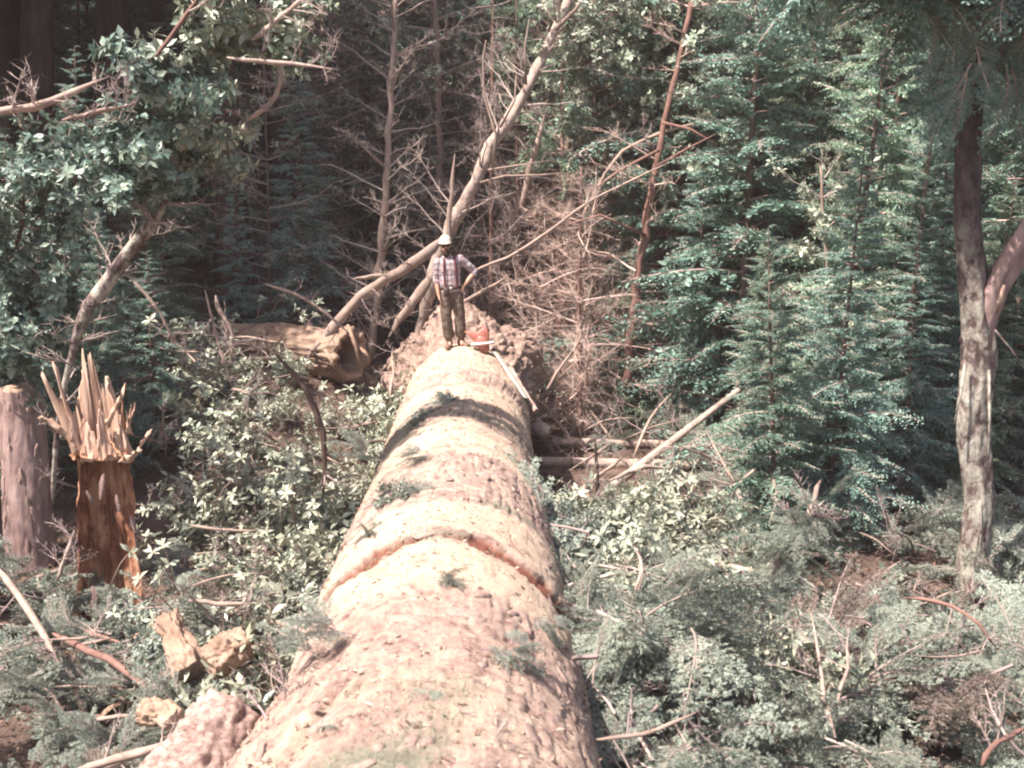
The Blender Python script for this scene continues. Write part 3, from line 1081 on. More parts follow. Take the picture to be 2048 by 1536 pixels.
# tall trees on the left, added mostly out of view to shade the hollow
tr, cr, dw = conifer(411, H=19, base=8.0, spread=4.4, n=230, r0=0.36)
tall = thing('tall_shade_conifer', 'tall dark conifer standing at the back left, added for shade', 'tree', (0, 0, 0), 'tall shading conifers at the back left')
part('trunk', tr, M['bark_dark'], tall, smooth=True)
part('crown', cr, M['teal'], tall, kind='stuff')
part('branches', dw, M['twig'], tall, kind='stuff')
first = True
for x, y, s_ in ((-5.6, 22.5, 1.0), (-12.0, 22.0, 1.05), (-15.2, 15.0, 0.95), (-10.5, 24, 1.1), (-8.5, 27, 1.0), (-13.5, 20, 1.1), (-12.5, 25, 1.0),
                 (-14.5, 16, 1.0), (-16, 22, 1.1), (-12, 29.5, 1.1), (-6, 33, 1.1), (-13.0, 19.0, 1.4), (-11.0, 23.5, 1.4), (-15.0, 25, 1.4), (-12.5, 28.5, 1.45), (-9.0, 26, 1.35), (-10, 33, 1.5), (-6.0, 30, 1.4), (-16, 30, 1.4), (-5.0, 36, 1.4), (-14.6, 11.0, 1.0), (-13.2, 12.6, 0.95)):
    o = tall if first else copy_tree(tall)
    first = False
    put(o, x, y, rnd.uniform(0, 6.28), s_)

ORD = []
ORD += ['leftmost', 'second', 'third', 'fourth', 'fifth', 'sixth', 'seventh', 'eighth', 'ninth', 'tenth', 'eleventh', 'twelfth'] + [f'{q}th' for q in range(13, 20)] + ['twentieth', '21st', '22nd', '23rd', '24th', '25th']


def order_labels(grp, text, maxn=25):
    obs = [o for o in COL.objects if o.get('group') == grp]
    obs.sort(key=lambda o: o.location.x / o.location.y)
    for q, o in enumerate(obs[:maxn]):
        o['label'] = (ORD[q] + ' from the left' if q else 'leftmost') + ' of ' + text


order_labels('tall shading conifers at the back left', 'the tall dark trees added for shade at the back left')

# ------------------------------------------------------------------ dead brown trees in the middle
P = [at(1250, 790, 20.2), at(1275, 560, 20.2), at(1300, 400, 20.2), at(1330, 240, 20.3), at(1385, 0, 20.4), at(1400, -90, 20.5)]
o = thing('half_dead_tree', 'slender reddish brown half dead conifer leaning right beyond the log', 'tree', P[0])
tr, tw, lf = limb_tree(P, [0.085, 0.08, 0.07, 0.06, 0.045, 0.03], 501, n_br=46, br_len=1.25, up=-0.15, start=0.02)
part('trunk', tr, M['stick_red'], o, smooth=True)
part('twigs', tw, M['twig'], o, kind='stuff')
for k, pts in enumerate(([(1325, 245), (1380, 258), (1435, 290)], [(1310, 335), (1370, 300), (1432, 268)], [(1290, 470), (1200, 430), (1130, 450)], [(1275, 600), (1330, 625), (1385, 655)], [(1318, 300), (1240, 340), (1170, 392)])):
    b = MB()
    b.tube([at(x, y, 20.1 - 0.25 * q) for q, (x, y) in enumerate(pts)], [0.035, 0.025, 0.012], 6, 0.1)
    part('branch', b, M['stick_red'], o, smooth=True)

dead_specs = [(1120, 860, 21.5, 8.0, 2.0, 'dead brown conifer with drooping twigs right behind the man'),
              (1190, 800, 22.6, 8.5, 2.2, 'dead brown conifer with drooping twigs left of the reddish stem'),
              (1035, 800, 23.2, 9.0, 2.0, 'dead twiggy conifer crossed by the pale leaning snag'),
              (1160, 810, 20.2, 5.0, 1.7, 'nearest dead brown conifer of the thicket right of the root flare'),
              (985, 720, 22.0, 8.5, 1.7, 'grey dead twiggy conifer close behind the shoulder of the man'),
              (1090, 800, 24.6, 10.0, 2.2, 'tall dead twiggy conifer filling the gap right of the short broken stem'),
              (1340, 800, 22.0, 5.0, 1.6, 'low dead brown conifer just right of the reddish stem')]
for k, (pxx, pyy, Yd, H, sp, lab) in enumerate(dead_specs):
    tr, cr, dw = conifer(520 + k, H=H, base=0.15, spread=sp, n=120, r0=0.055, wild=True, dead_to=(5.2, 5.5, 6.0, 8, 8, 8, 4.6)[k])
    x = (pxx - 1024) / F * Yd
    o = thing('dead_conifer', lab, 'tree', (x, Yd, gz1(x, Yd)))
    part('trunk', tr, M['stick_red'], o, smooth=True, world=False)
    if cr.n:
        part('crown', cr, M['teal_light'], o, kind='stuff', world=False)
    part('branches', dw, M['twig_grey' if k in (2, 4) else 'twig'], o, kind='stuff', world=False)

# the pale leaning snag behind the man
o = limb('leaning_snag', 'long pale barkless dead tree leaning up to the right behind the man', 'tree',
         [(832, 730, 20.7), (845, 640, 20.6), (880, 500, 20.5), (930, 400, 20.4), (985, 290, 20.4), (1050, 190, 20.6), (1090, 110, 20.8), (1130, 20, 21), (1165, -80, 21.3)],
         [21, 22, 24, 25, 24, 23, 20, 17, 13], 'pale', 601, n_br=60, br_len=1.3, up=0.25, start=0.25)
for k, (pts, wd) in enumerate(([[(985, 335), (992, 270), (968, 190), (966, 115), (972, 80)], 11], [[(1052, 170), (1050, 90), (1058, 40)], 10],
                               [[(960, 365), (1010, 352), (1080, 350), (1140, 345)], 10], [[(975, 340), (1040, 330), (1110, 320)], 8],
                               [[(1110, 60), (1150, 20), (1185, -30)], 16], [[(1000, 255), (1030, 200), (1032, 150)], 9])):
    b = MB()
    b.tube([at(x, y, 20.3) for x, y in pts], np.linspace(px_m(wd * 0.7, 20.3) / 2, 0.008, len(pts)), 6, 0.1)
    part('branch', b, M['stick'], o, smooth=True)
limb('broken_snag', 'short pale broken stem standing just right of the leaning snag', 'tree', [(1040, 420, 21), (1062, 330, 21), (1078, 270, 21), (1095, 210, 21)], [12, 12, 10, 4], 'stick', 602, n_br=14, br_len=0.5)
limb('bent_limb', 'pale bent dead limb dropping from behind the man to the rotten log', 'branch',
     [(885, 478, 19.2), (845, 515, 19.0), (800, 547, 18.9), (745, 572, 18.8), (680, 632, 18.6), (640, 690, 18.4), (608, 728, 18.3)], [22, 21, 20, 21, 22, 19, 12], 'stick', 603, n_br=20, br_len=0.7)
limb('forked_limb', 'short pale fork pointing left off the bent dead limb', 'branch', [(800, 548, 18.9), (750, 552, 18.8), (703, 558, 18.7)], [12, 10, 5], 'stick', 604, n_br=2, br_len=0.3)
limb('dead_limb', 'grey dead limb slanting down behind the left end of the root flare', 'branch', [(862, 548, 19.9), (838, 590, 19.8), (800, 640, 19.7), (775, 675, 19.6)], [22, 22, 15, 9], 'stick', 605, n_br=12, br_len=0.5)
limb('dead_stick', 'thin upright grey stick left of the white hard hat', 'branch', [(895, 500, 20), (902, 400, 20), (910, 308, 20)], [10, 10, 6], 'stick', 606, n_br=4, br_len=0.4)
limb('slender_tree', 'slender bare upright tree left of the man with fine grey twigs', 'tree',
     [(742, 720, 21), (765, 480, 21), (775, 300, 21.2), (785, 120, 21.4), (794, -60, 21.6)], [16, 15, 13, 12, 10], 'stick', 607, n_br=90, br_len=1.3, up=0.1, start=0.05)
limb('dead_stick', 'long thin pale branch rising to the right beyond the man at chest height', 'branch', [(940, 545, 19.6), (1040, 505, 19.4), (1180, 400, 19.2), (1345, 322, 19)], [5, 6, 5, 3], 'stick', 608, n_br=14, br_len=0.5)
limb('dead_stick', 'thin pale branch slanting up to the right behind the hip of the man', 'branch', [(860, 645, 19.9), (925, 605, 19.8), (1000, 565, 19.7), (1020, 548, 19.7)], [7, 8, 8, 5], 'stick', 609, n_br=7, br_len=0.4)
limb('dead_stick', 'arching dead twig hanging above the half dead tree', 'branch', [(1160, 440, 20.6), (1240, 300, 20.5), (1330, 262, 20.4), (1420, 240, 20.4)], [7, 7, 6, 4], 'stick', 610, n_br=12, br_len=0.5)

# bare twiggy saplings and dangling leaves in the dark hollow at the back
for k, (x0, x1, Yd, lab) in enumerate(((610, 640, 23, 'bare twiggy sapling with dangling leaves in the dark hollow left of the slender tree'),
                                        (690, 665, 24, 'tall bare sapling with dangling leaves close left of the slender tree'),
                                        (840, 865, 23, 'bare twiggy sapling with dangling leaves between the slender tree and the leaning snag'),
                                        (930, 905, 25, 'thin bare sapling with dangling leaves behind the leaning snag'),
                                        (540, 520, 21.5, 'dark sapling with dangling leaves behind the rotten log'))):
    xw = (x0 - 1024) / F * Yd
    limb('bare_sapling', lab, 'tree', [(x0, 382 - (gz1(xw, Yd) - CZ) * F / Yd, Yd), ((x0 + x1) / 2 + 6, 380, Yd), (x1, -80, Yd)], [5, 5, 3], 'stem', 620 + k, leaf='bough', n_br=75, br_len=1.6, up=-0.1, leaf_n=4, L=0.11, W=0.045, start=0.05, k=3)
# pale broadleaf tree, upper middle right
limb('pale_leaved_tree', 'pale leaved broadleaf tree catching the sun above the half dead conifer', 'tree',
     [(1330, 800, 23), (1300, 400, 22.6), (1290, 150, 22.4), (1310, -120, 22.2)], [14, 13, 12, 9], 'stick', 640, leaf='palel', n_br=95, br_len=2.2, leaf_n=30, L=0.12, W=0.07, start=0.45, up=0.05)
limb('pale_leaved_tree', 'pale leaved broadleaf tree close right of the top of the leaning snag', 'tree',
     [(1180, 820, 22.2), (1190, 400, 21.8), (1190, 150, 21.6), (1200, -120, 21.4)], [8, 8, 7, 5], 'stem', 643, leaf='palel', n_br=60, br_len=1.5, leaf_n=20, L=0.11, W=0.06, start=0.55, up=0.0)
limb('pale_leaved_tree', 'pale leaved broadleaf tree right of the top of the half dead conifer', 'tree',
     [(1430, 820, 21.5), (1425, 400, 21.2), (1430, 150, 21), (1440, -120, 20.8)], [8, 8, 7, 5], 'stem', 644, leaf='palel', n_br=60, br_len=1.5, leaf_n=18, L=0.11, W=0.06, start=0.45, up=0.0)
limb('pale_leaved_tree', 'pale leaved broadleaf tree filling the top edge above the slender tree', 'tree',
     [(880, 820, 25), (880, 300, 24), (870, 0, 23.5), (850, -200, 23)], [14, 13, 12, 9], 'stick', 641, leaf='palel', n_br=44, br_len=2.2, leaf_n=14, L=0.11, W=0.06, start=0.62, up=0.0)
limb('pale_leaved_tree', 'pale leaved sapling among the firs beside the bare stemmed fir', 'tree',
     [(1650, 800, 16.6), (1655, 560, 16.5), (1640, 330, 16.4)], [9, 8, 5], 'stick', 642, leaf='palel', n_br=26, br_len=0.9, leaf_n=10, L=0.10, W=0.055, start=0.2)

# ------------------------------------------------------------------ left side: standing limbs, leaning crown
limb('mossy_limb', 'pale mossy broken limb leaning up to the right beside the dark hollow', 'branch',
     [(104, 1010, 12.0), (118, 820, 11.9), (160, 640, 11.7), (230, 535, 11.6), (300, 462, 11.5), (352, 368, 11.4)], [9, 11, 20, 27, 24, 5], 'mossbark', 650, n_br=30, br_len=0.55)
limb('broken_limb', 'broken pale limb reaching in from the left edge over the leaves', 'branch', [(-60, 230, 9.0), (60, 218, 9.1), (130, 195, 9.2), (216, 152, 9.3)], [18, 16, 13, 7], 'stick', 651, n_br=12, br_len=0.4)
limb('broken_limb', 'shorter broken limb below the one reaching in from the left edge', 'branch', [(125, 240, 9.6), (200, 222, 9.7), (275, 207, 9.8)], [10, 10, 5], 'stick', 652, n_br=8, br_len=0.4)
limb('broken_limb', 'thin orange brown limb slanting up at the top left', 'branch', [(310, 115, 10.2), (345, 70, 10.3), (400, -10, 10.4)], [9, 9, 7], 'stick_red', 653, n_br=3, br_len=0.4)
limb('dead_stick', 'pale forked stick lying level in the leaves at the upper left', 'branch', [(455, 116, 10.6), (540, 124, 10.6), (600, 128, 10.6), (680, 140, 10.6)], [9, 9, 8, 4], 'pale', 654, n_br=8, br_len=0.4)
limb('dead_stick', 'pale crooked stick pointing at the top edge left of the slender tree', 'branch', [(505, 80, 10.9), (560, 35, 10.9), (640, -30, 10.9)], [11, 10, 7], 'pale', 655, n_br=9, br_len=0.4)
limb('dead_stick', 'crooked bare stick bent downwards right of the leafy crown', 'branch', [(565, 120, 11), (562, 190, 11), (510, 235, 11), (470, 252, 11)], [10, 9, 8, 5], 'stick', 656, n_br=9, br_len=0.35)

leafy_specs = [
    ([(40, 760, 13.6), (70, 560, 13.0), (110, 430, 12.6), (170, 330, 12.4)], 'leaning leafy crown of teal leaves filling the left edge', 36, 0.95, 24, 'bough'),
    ([(-60, 720, 13.2), (20, 520, 12.6), (60, 420, 12.2), (30, 330, 12.0)], 'leafy bough hanging at the left edge above the cut trunk', 26, 0.8, 24, 'bough'),
    ([(235, 400, 11.2), (270, 320, 11.0), (310, 220, 10.8), (345, 130, 10.6)], 'leafy sapling right of the leaning crown with mossy twigs', 26, 0.55, 20, 'bough'),
    ([(360, 330, 11.2), (400, 200, 11.1), (430, 90, 11), (460, -60, 10.9)], 'mossy leafy bough rising to the top edge at the upper left', 26, 0.6, 16, 'palel'),
    ([(480, 100, 11.4), (560, 60, 11.4), (650, 40, 11.5)], 'sprays of pale leaves at the top edge left of the slender tree', 12, 0.6, 10, 'palel'),
    ([(0, 690, 12.6), (70, 640, 12.6), (130, 610, 12.7)], 'dense teal leaves just above the splintered stump', 16, 0.55, 24, 'bough'),
]
for k, (pts, lab, nb, bl, ln, lm_) in enumerate(leafy_specs):
    limb('leafy_bough', lab, 'bough', pts, [11 - 2 * q for q in range(len(pts))], 'stem', 660 + k, leaf=lm_, n_br=int(nb * 1.7), br_len=bl, leaf_n=int(ln * 1.35), L=0.11, W=0.056, start=0.02, up=0.05, k=5)

# ------------------------------------------------------------------ left stumps
# cut trunk at the left edge
cut = thing('cut_trunk', 'thick grey pink trunk with a cut top at the left edge', 'trunk', at(58, 1150, 12.6))
P0, P1 = at(66, 1180, 12.6), at(40, 778, 12.9)
t = np.linspace(0, 1, 60)
ax = P0 + (P1 - P0) * t[:, None]
NK = 64
thk = np.arange(NK) * 2 * math.pi / NK
rad = 0.29 - 0.04 * t
q = np.stack([np.repeat(t * 4, NK), np.tile(np.cos(thk), 60), np.tile(np.sin(thk), 60)], 1)
rf = rad[:, None] * (1 + 0.10 * fbm(q * np.array([1.2, 4, 4]), 4, 701) + 0.05 * fbm(q * np.array([5, 9, 9]), 3, 703)).reshape(60, NK)
V = np.stack([ax[:, None, 0] + rf * np.cos(thk), ax[:, None, 1] + rf * np.sin(thk), np.repeat(ax[:, 2][:, None], NK, 1)], -1).reshape(-1, 3)
mb = MB()
i = np.arange(59)[:, None] * NK
j = np.arange(NK)[None]
mb.add(V, np.stack([i + j, i + (j + 1) % NK, i + NK + (j + 1) % NK, i + NK + j], -1).reshape(-1, 4))
part('bark', mb, M['bark'], cut, smooth=True)
mb = MB()
mb.loft([(ax[-3], 0.235, 0.235), (ax[-1] + (0, 0, 0.015), 0.232, 0.232), (ax[-1] + (0.01, 0, 0.05), 0.15, 0.16)])
part('cut_face', mb, M['rot'], cut)
kk = 0
for q in range(46):
    f, a_ = rnd.random(), rnd.uniform(math.pi, 2 * math.pi)
    p = P0 + (P1 - P0) * f
    r_ = (0.285 - 0.04 * f)
    o = bpy.data.objects.new('bark_plate', plates[q % 8])
    COL.objects.link(o)
    o.parent = cut
    o.location = Vector((p[0] + r_ * math.cos(a_), p[1] + r_ * math.sin(a_), p[2])) - root_loc(cut)
    o.rotation_mode = 'QUATERNION'
    o.rotation_quaternion = Vector((math.cos(a_), math.sin(a_), 0)).to_track_quat('Z', 'X') @ Quaternion((0, 0, 1), rnd.uniform(-0.4, 0.4))
    k_ = rnd.uniform(0.05, 0.09)
    o.scale = (k_ * 2.2, k_ * 0.8, 0.05)

# splintered orange stump
st = thing('splintered_stump', 'shattered orange stump with splintered raw wood standing up at the top', 'stump', at(215, 1330, 10.9))
B0, B1 = at(222, 1400, 10.9), at(205, 900, 10.9)
NS, NL = 130, 120
ths = np.arange(NS) * 2 * math.pi / NS
t = np.linspace(0, 1, NL)
ax = B0 + (B1 - B0) * t[:, None]
rad = 0.32 - 0.06 * t + 0.02 * sstep(0.85, 1, t) + 0.14 * sstep(0.35, 0.0, t)
q = np.stack([np.repeat(t * 3, NS), np.tile(np.cos(ths), NL), np.tile(np.sin(ths), NL)], 1)
rf = rad[:, None] * (1 + 0.34 * fbm(q * np.array([0.9, 2.2, 2.2]), 4, 711) + 0.30 * fbm(q * np.array([1.4, 8, 8]), 4, 713, 0.75)).reshape(NL, NS)
zz = np.repeat(ax[:, 2][:, None], NS, 1)
zz[-1] += 0.12 * vnoise(np.stack([np.cos(ths) * 3, np.sin(ths) * 3, ths * 0], 1), 719)
dth = (ths - 5.15 + math.pi) % (2 * math.pi) - math.pi
rec = sstep(0.75, 0.35, np.abs(dth + 0.25 * np.sin(t[:, None] * 9)))* sstep(0.05, 0.2, t)[:, None] * sstep(0.80, 0.66, t)[:, None]
rf = rf - 0.17 * rec
dth2 = (ths - 4.6 + math.pi) % (2 * math.pi) - math.pi
rf = rf - 0.10 * sstep(0.6, 0.3, np.abs(dth2)) * (sstep(0.72, 0.78, t) * sstep(0.97, 0.92, t))[:, None]
V = np.stack([ax[:, None, 0] + rf * np.cos(ths), ax[:, None, 1] + rf * np.sin(ths), zz], -1).reshape(-1, 3)
mb = MB()
i = np.arange(NL - 1)[:, None] * NS
V = np.vstack([V, ax[-1] - (0, 0, 0.1)])
mb.add(V, [np.stack([i + j, i + (j + 1) % NS, i + NS + (j + 1) % NS, i + NS + j], -1).reshape(-1, 4),
           np.stack([np.full(NS, NL * NS), (NL - 1) * NS + np.arange(NS), (NL - 1) * NS + (np.arange(NS) + 1) % NS], 1)])
M['stump'] = bark_mat('decayed_orange_wood', [(0.34, (0.05, 0.022, 0.018)), (0.45, (0.17, 0.070, 0.042)), (0.53, (0.36, 0.19, 0.115)), (0.68, (0.52, 0.34, 0.24))], 5, (1, 1, 0.45), 1.0, 0.04)
part('trunk', mb, M['stump'], st, smooth=True)


def splinter(p0, p1, w0, w1, thick, seed, sway=0.012):
    g_ = np.random.default_rng(seed)
    mb = MB()
    n = 9
    t = np.linspace(0, 1, n)
    P = np.asarray(p0) + (np.asarray(p1) - np.asarray(p0)) * t[:, None] + g_.normal(0, sway * 0.35, (n, 3)) * t[:, None]
    wd = (w0 + (w1 - w0) * t ** 0.9) * g_.uniform(0.75, 1.2, n)
    k = 8
    rings = []
    for a in range(n):
        an = np.arange(k) * 2 * math.pi / k
        rg = 1 + 0.3 * g_.uniform(-1, 1, k)
        rings.append(np.stack([P[a, 0] + wd[a] * np.cos(an) * rg, P[a, 1] + thick * np.sin(an) * rg * (1 - 0.5 * t[a]), np.full(k, P[a, 2]) + 0.02 * g_.normal(size=k)], 1))
    mb.loft(rings)
    return mb


# the torn shell: every column of fibres ends at its own height
NC = 170
ct = np.arange(NC) * 2 * math.pi / NC
cq = np.stack([np.cos(ct), np.sin(ct), 0 * ct], 1)


def lobe(c, w_, h_):
    d_ = (ct - c + math.pi) % (2 * math.pi) - math.pi
    return h_ * np.exp(-(d_ / w_) ** 2)


hh = 0.20 + lobe(1.75, 0.85, 0.80) + lobe(3.5, 0.28, 0.62) + lobe(0.15, 0.30, 0.45) + lobe(4.4, 0.35, 0.30) + lobe(5.2, 0.2, 0.2)
blk_ = np.floor(ct * 2.6 + 0.35 * np.sin(ct * 9))
hh = hh * (1 + 0.42 * hash3(blk_.astype(np.int64), 0, 0, 77)) + 0.035 * vnoise(cq * 30, 755) + 0.05 * vnoise(cq * 14, 753)
hh = np.maximum(hh, 0.06)
NR = 22
tt = np.linspace(0, 1, NR)
top = B1 - np.array((0, 0, 0.06))
flare_ = lobe(3.5, 0.55, 0.30)
qq = np.stack([np.tile(np.cos(ct) * 11, NR), np.tile(np.sin(ct) * 11, NR), np.repeat(tt * 1.6, NC)], 1)
fibre = (fbm(qq, 3, 757, 0.7)).reshape(NR, NC)
zc = tt[:, None] * hh[None]
ro = 0.285 - 0.16 * np.clip(zc, 0, 0.9) + flare_[None] * np.clip(zc, 0, 1) ** 1.2 * 1.3 + 0.05 * fibre
thick = 0.11 * (1 - 0.8 * tt[:, None] ** 2.5) * (1 + 0.5 * fibre)
ri = ro - np.maximum(thick, 0.006)
lx_ = -0.08 * zc
Vo = np.stack([top[0] + lx_ + ro * np.cos(ct), top[1] + ro * 0.8 * np.sin(ct), top[2] + zc], -1)
Vi = np.stack([top[0] + lx_ + ri * np.cos(ct), top[1] + ri * 0.8 * np.sin(ct), top[2] + zc], -1)
mb = MB()
i = np.arange(NR - 1)[:, None] * NC
j = np.arange(NC)[None]
j2 = (j + 1) % NC
fo_ = np.stack([i + j, i + j2, i + NC + j2, i + NC + j], -1).reshape(-1, 4)
o_ = NR * NC
fi_ = np.stack([o_ + i + j, o_ + i + NC + j, o_ + i + NC + j2, o_ + i + j2], -1).reshape(-1, 4)
e_ = (NR - 1) * NC
ft_ = np.stack([e_ + j, e_ + j2, o_ + e_ + j2, o_ + e_ + j], -1).reshape(-1, 4)
mb.add(np.vstack([Vo.reshape(-1, 3), Vi.reshape(-1, 3)]), [fo_, fi_, ft_])
part('torn_shell', mb, M['raw'], st)
spl = [((170, 920), (84, 748), 16, 3, 0.04), ((160, 900), (108, 728), 9, 2, 0.03), ((150, 880), (88, 838), 18, 8, 0.05), ((250, 920), (282, 900), 16, 5, 0.05), ((215, 850), (252, 770), 5, 2, 0.02)]
for k, (a_, b, w0, w1, tk) in enumerate(spl):
    part('splinter', splinter(at(*a_, 10.75), at(*b, 10.65), px_m(w0, 10.9), px_m(w1, 10.9), tk, 730 + k), M['raw'], st)
for k in range(12):
    a_ = (rnd.uniform(150, 262), rnd.uniform(830, 950))
    b = (a_[0] + rnd.gauss(-6, 20), a_[1] - rnd.uniform(30, 90))
    Yk = rnd.uniform(10.6, 11.0)
    part('splinter', splinter(at(*a_, Yk), at(*b, Yk - rnd.uniform(-0.1, 0.2)), px_m(rnd.uniform(2.5, 6), 10.9), px_m(1, 10.9), rnd.uniform(0.008, 0.02), 760 + k), M['raw' if k % 3 else 'stump'], st)
for k in range(9):
    x, y = rnd.uniform(158, 268), rnd.uniform(940, 1230)
    if y > 1080 and rnd.random() < 0.6:
        continue
    s_ = rnd.uniform(10, 24)
    p = at(x, y, 10.9 - 0.30 * math.sqrt(max(0.05, 1 - ((x - 213) / 66) ** 2)))
    o = bpy.data.objects.new('wood_flake', plates[k % 8].copy())
    o.data.materials.clear()
    o.data.materials.append(M['bark'])
    COL.objects.link(o)
    o.parent = st
    o.location = Vector(p) - root_loc(st)
    o.rotation_euler = (R(80), rnd.uniform(-0.5, 0.5), rnd.uniform(-0.5, 0.5))
    o.scale = (px_m(s_, 10.9) * 0.5, px_m(s_, 10.9) * 2.2, 0.06)

# rotten log lying crosswise at the back, with a hollow
rl = thing('rotten_log', 'pale tan rotten log lying crosswise with a dark hollow left of the root flare', 'log', at(610, 745, 19.6))
A0, A1 = at(470, 684, 20.2), at(704, 708, 18.5)
n, NK2 = 110, 120
t = np.linspace(0, 1, n)
an = np.arange(NK2) * 2 * math.pi / NK2
T = unit(A1 - A0)
ea = unit(np.cross(T, (0, 0, 1.0)))
eb = np.cross(ea, T)
eb = eb if eb[2] > 0 else -eb
q = np.stack([np.repeat(t * 2.6, NK2), np.tile(np.cos(an), n), np.tile(np.sin(an), n)], 1)
rf = np.interp(t, [0, 0.5, 1], [0.36, 0.40, 0.44])[:, None] * (1 + 0.26 * fbm(q * np.array([1.0, 2.2, 2.2]), 5, 741, 0.65) + 0.16 * fbm(q * np.array([1.5, 8, 8]), 3, 743, 0.7)).reshape(n, NK2)
jag = 0.16 * fbm(np.stack([np.cos(an) * 2.5, np.sin(an) * 2.5, 0 * an], 1), 3, 745)
sh_ = jag[None] * sstep(0.8, 1.0, t)[:, None]
cen = A0 + (A1 - A0) * t[:, None]
ringdir = np.cos(an)[:, None] * ea + np.sin(an)[:, None] * eb
V = cen[:, None] + T * sh_[..., None] + rf[..., None] * ringdir[None]
# hollow: inner wall runs back from the rim
ni = 24
ti = np.linspace(1, 0.55, ni)
ri = np.interp(ti, [0.55, 0.9, 1.0], [0.20, 0.27, 0.34])[:, None] * (1 + 0.25 * fbm(np.stack([np.repeat(ti * 3, NK2), np.tile(np.cos(an) * 1.6, ni), np.tile(np.sin(an) * 1.6, ni)], 1), 4, 747)).reshape(ni, NK2)
ri = np.minimum(ri, rf[-1][None] * 0.86)
Vi = (A0 + (A1 - A0) * ti[:, None])[:, None] + T * (jag[None] * sstep(0.8, 1.0, ti)[:, None])[..., None] + ri[..., None] * ringdir[None]
mb = MB()
A = np.vstack([V.reshape(-1, 3), Vi.reshape(-1, 3), A0[None], Vi[-1].mean(0)[None]])
N = n + ni
i = np.arange(N - 1)[:, None] * NK2
j = np.arange(NK2)[None]
jj = np.arange(NK2)
mb.add(A, [np.stack([i + j, i + (j + 1) % NK2, i + NK2 + (j + 1) % NK2, i + NK2 + j], -1).reshape(-1, 4),
           np.stack([np.full(NK2, N * NK2), (jj + 1) % NK2, jj], 1),
           np.stack([np.full(NK2, N * NK2 + 1), (N - 1) * NK2 + jj, (N - 1) * NK2 + (jj + 1) % NK2], 1)])
part('trunk', mb, M['rot'], rl, smooth=True)
for k, (a_, b, w0) in enumerate((((695, 650), (720, 735), 8), ((712, 690), (740, 720), 7), ((650, 700), (668, 740), 9))):
    mb = MB()
    mb.tube([at(*a_, 18.25), at((a_[0] + b[0]) / 2 + 4, (a_[1] + b[1]) / 2, 18.1), at(*b, 18.1)], [px_m(w0, 19) / 2, px_m(w0, 19) / 2, 0.01], 6, 0.2)
    part('root', mb, M['rot'], rl, smooth=True)


# bark covered log piece, bottom left
def chunk(name, label, cat, P, r, mat_side, mat_end, seed, rough=0.2, k=40, n=26):
    P = np.asarray(P, float)
    o = thing(name, label, cat, P.mean(0))
    t = np.linspace(0, 1, n)
    ax = P[0] + (P[1] - P[0]) * t[:, None]
    T = unit(P[1] - P[0])
    a_ = unit(np.cross(T, (0, 0, 1.0)))
    b = np.cross(T, a_)
    an = np.arange(k) * 2 * math.pi / k
    q = np.stack([np.repeat(t * 2, k), np.tile(np.cos(an), n), np.tile(np.sin(an), n)], 1)
    rf = np.interp(t, [0, 1], r)[:, None] * (1 + rough * fbm(q * 1.6, 4, seed) + rough * 0.4 * fbm(q * 6, 3, seed + 1)).reshape(n, k)
    off = 0.25 * r[0] * fbm(q * 2.0, 3, seed + 2).reshape(n, k) * ((t < 0.02) | (t > 0.98))[:, None]
    V = ax[:, None] + T * off[..., None] + rf[..., None] * (np.cos(an)[None, :, None] * a_ + np.sin(an)[None, :, None] * b)
    mb = MB()
    ii = np.arange(n - 1)[:, None] * k
    jj_ = np.arange(k)[None]
    mb.add(V.reshape(-1, 3), np.stack([ii + jj_, ii + (jj_ + 1) % k, ii + k + (jj_ + 1) % k, ii + k + jj_], -1).reshape(-1, 4))
    part('bark', mb, mat_side, o, smooth=True)
    for e in (0, n - 1):
        mb = MB()
        cen = V[e].mean(0)
        inner = cen + (V[e] - cen) * 0.5 - T * (0.06 * r[0] if e == 0 else -0.06 * r[0])
        rr_ = np.vstack([V[e], inner, cen[None]])
        jx = np.arange(k)
        mb.add(rr_, [np.stack([jx, (jx + 1) % k, k + (jx + 1) % k, k + jx], 1), np.stack([np.full(k, 2 * k), k + jx, k + (jx + 1) % k], 1)])
        part('broken_end', mb, mat_end, o)
    return o


chunk('broken_log', 'bark covered broken log piece with a tan end leaning on the giant log', 'log', [at(452, 1450, 6.2), at(300, 1680, 5.3)], [0.24, 0.30], M['plate'], M['rot'], 801, 0.3, k=90, n=70)
chunk('wood_chunk', 'rounded tan rotten wood chunk close left of the giant log', 'chunk', [at(415, 1330, 8.2), at(490, 1285, 8.4)], [0.14, 0.12], M['rot'], M['rot'], 811, 0.6, k=70, n=40)
chunk('wood_chunk', 'upright tan wood slab in the dark gap right of the splintered stump', 'chunk', [at(335, 1235, 8.9), at(380, 1345, 8.5)], [0.10, 0.13], M['rot'], M['bark'], 821, 0.7, k=70, n=40)
chunk('wood_chunk', 'flat orange wood slab in the bottom left gap beside the broken log piece', 'chunk', [at(290, 1420, 7.6), at(350, 1440, 7.4)], [0.09, 0.07], M['rot'], M['raw'], 831, 0.8, k=70, n=40)
chunk('wood_chunk', 'pale wood block lying against the right side of the log near the small logs', 'chunk', [at(1070, 850, 18.6), at(1098, 868, 18.5)], [0.14, 0.11], M['pale'], M['rot'], 841, 0.35)
chunk('small_log', 'straight pale thin log lying level right of the giant log', 'log', [at(1085, 925, 18.3), at(1450, 932, 18.3)], [0.10, 0.085], M['pale'], M['rot'], 851, 0.08, n=40)
chunk('small_log', 'shorter thin log lying behind the straight pale one', 'log', [at(1105, 884, 19.2), at(1345, 888, 19.2)], [0.085, 0.07], M['stick'], M['rot'], 861, 0.10, n=40)
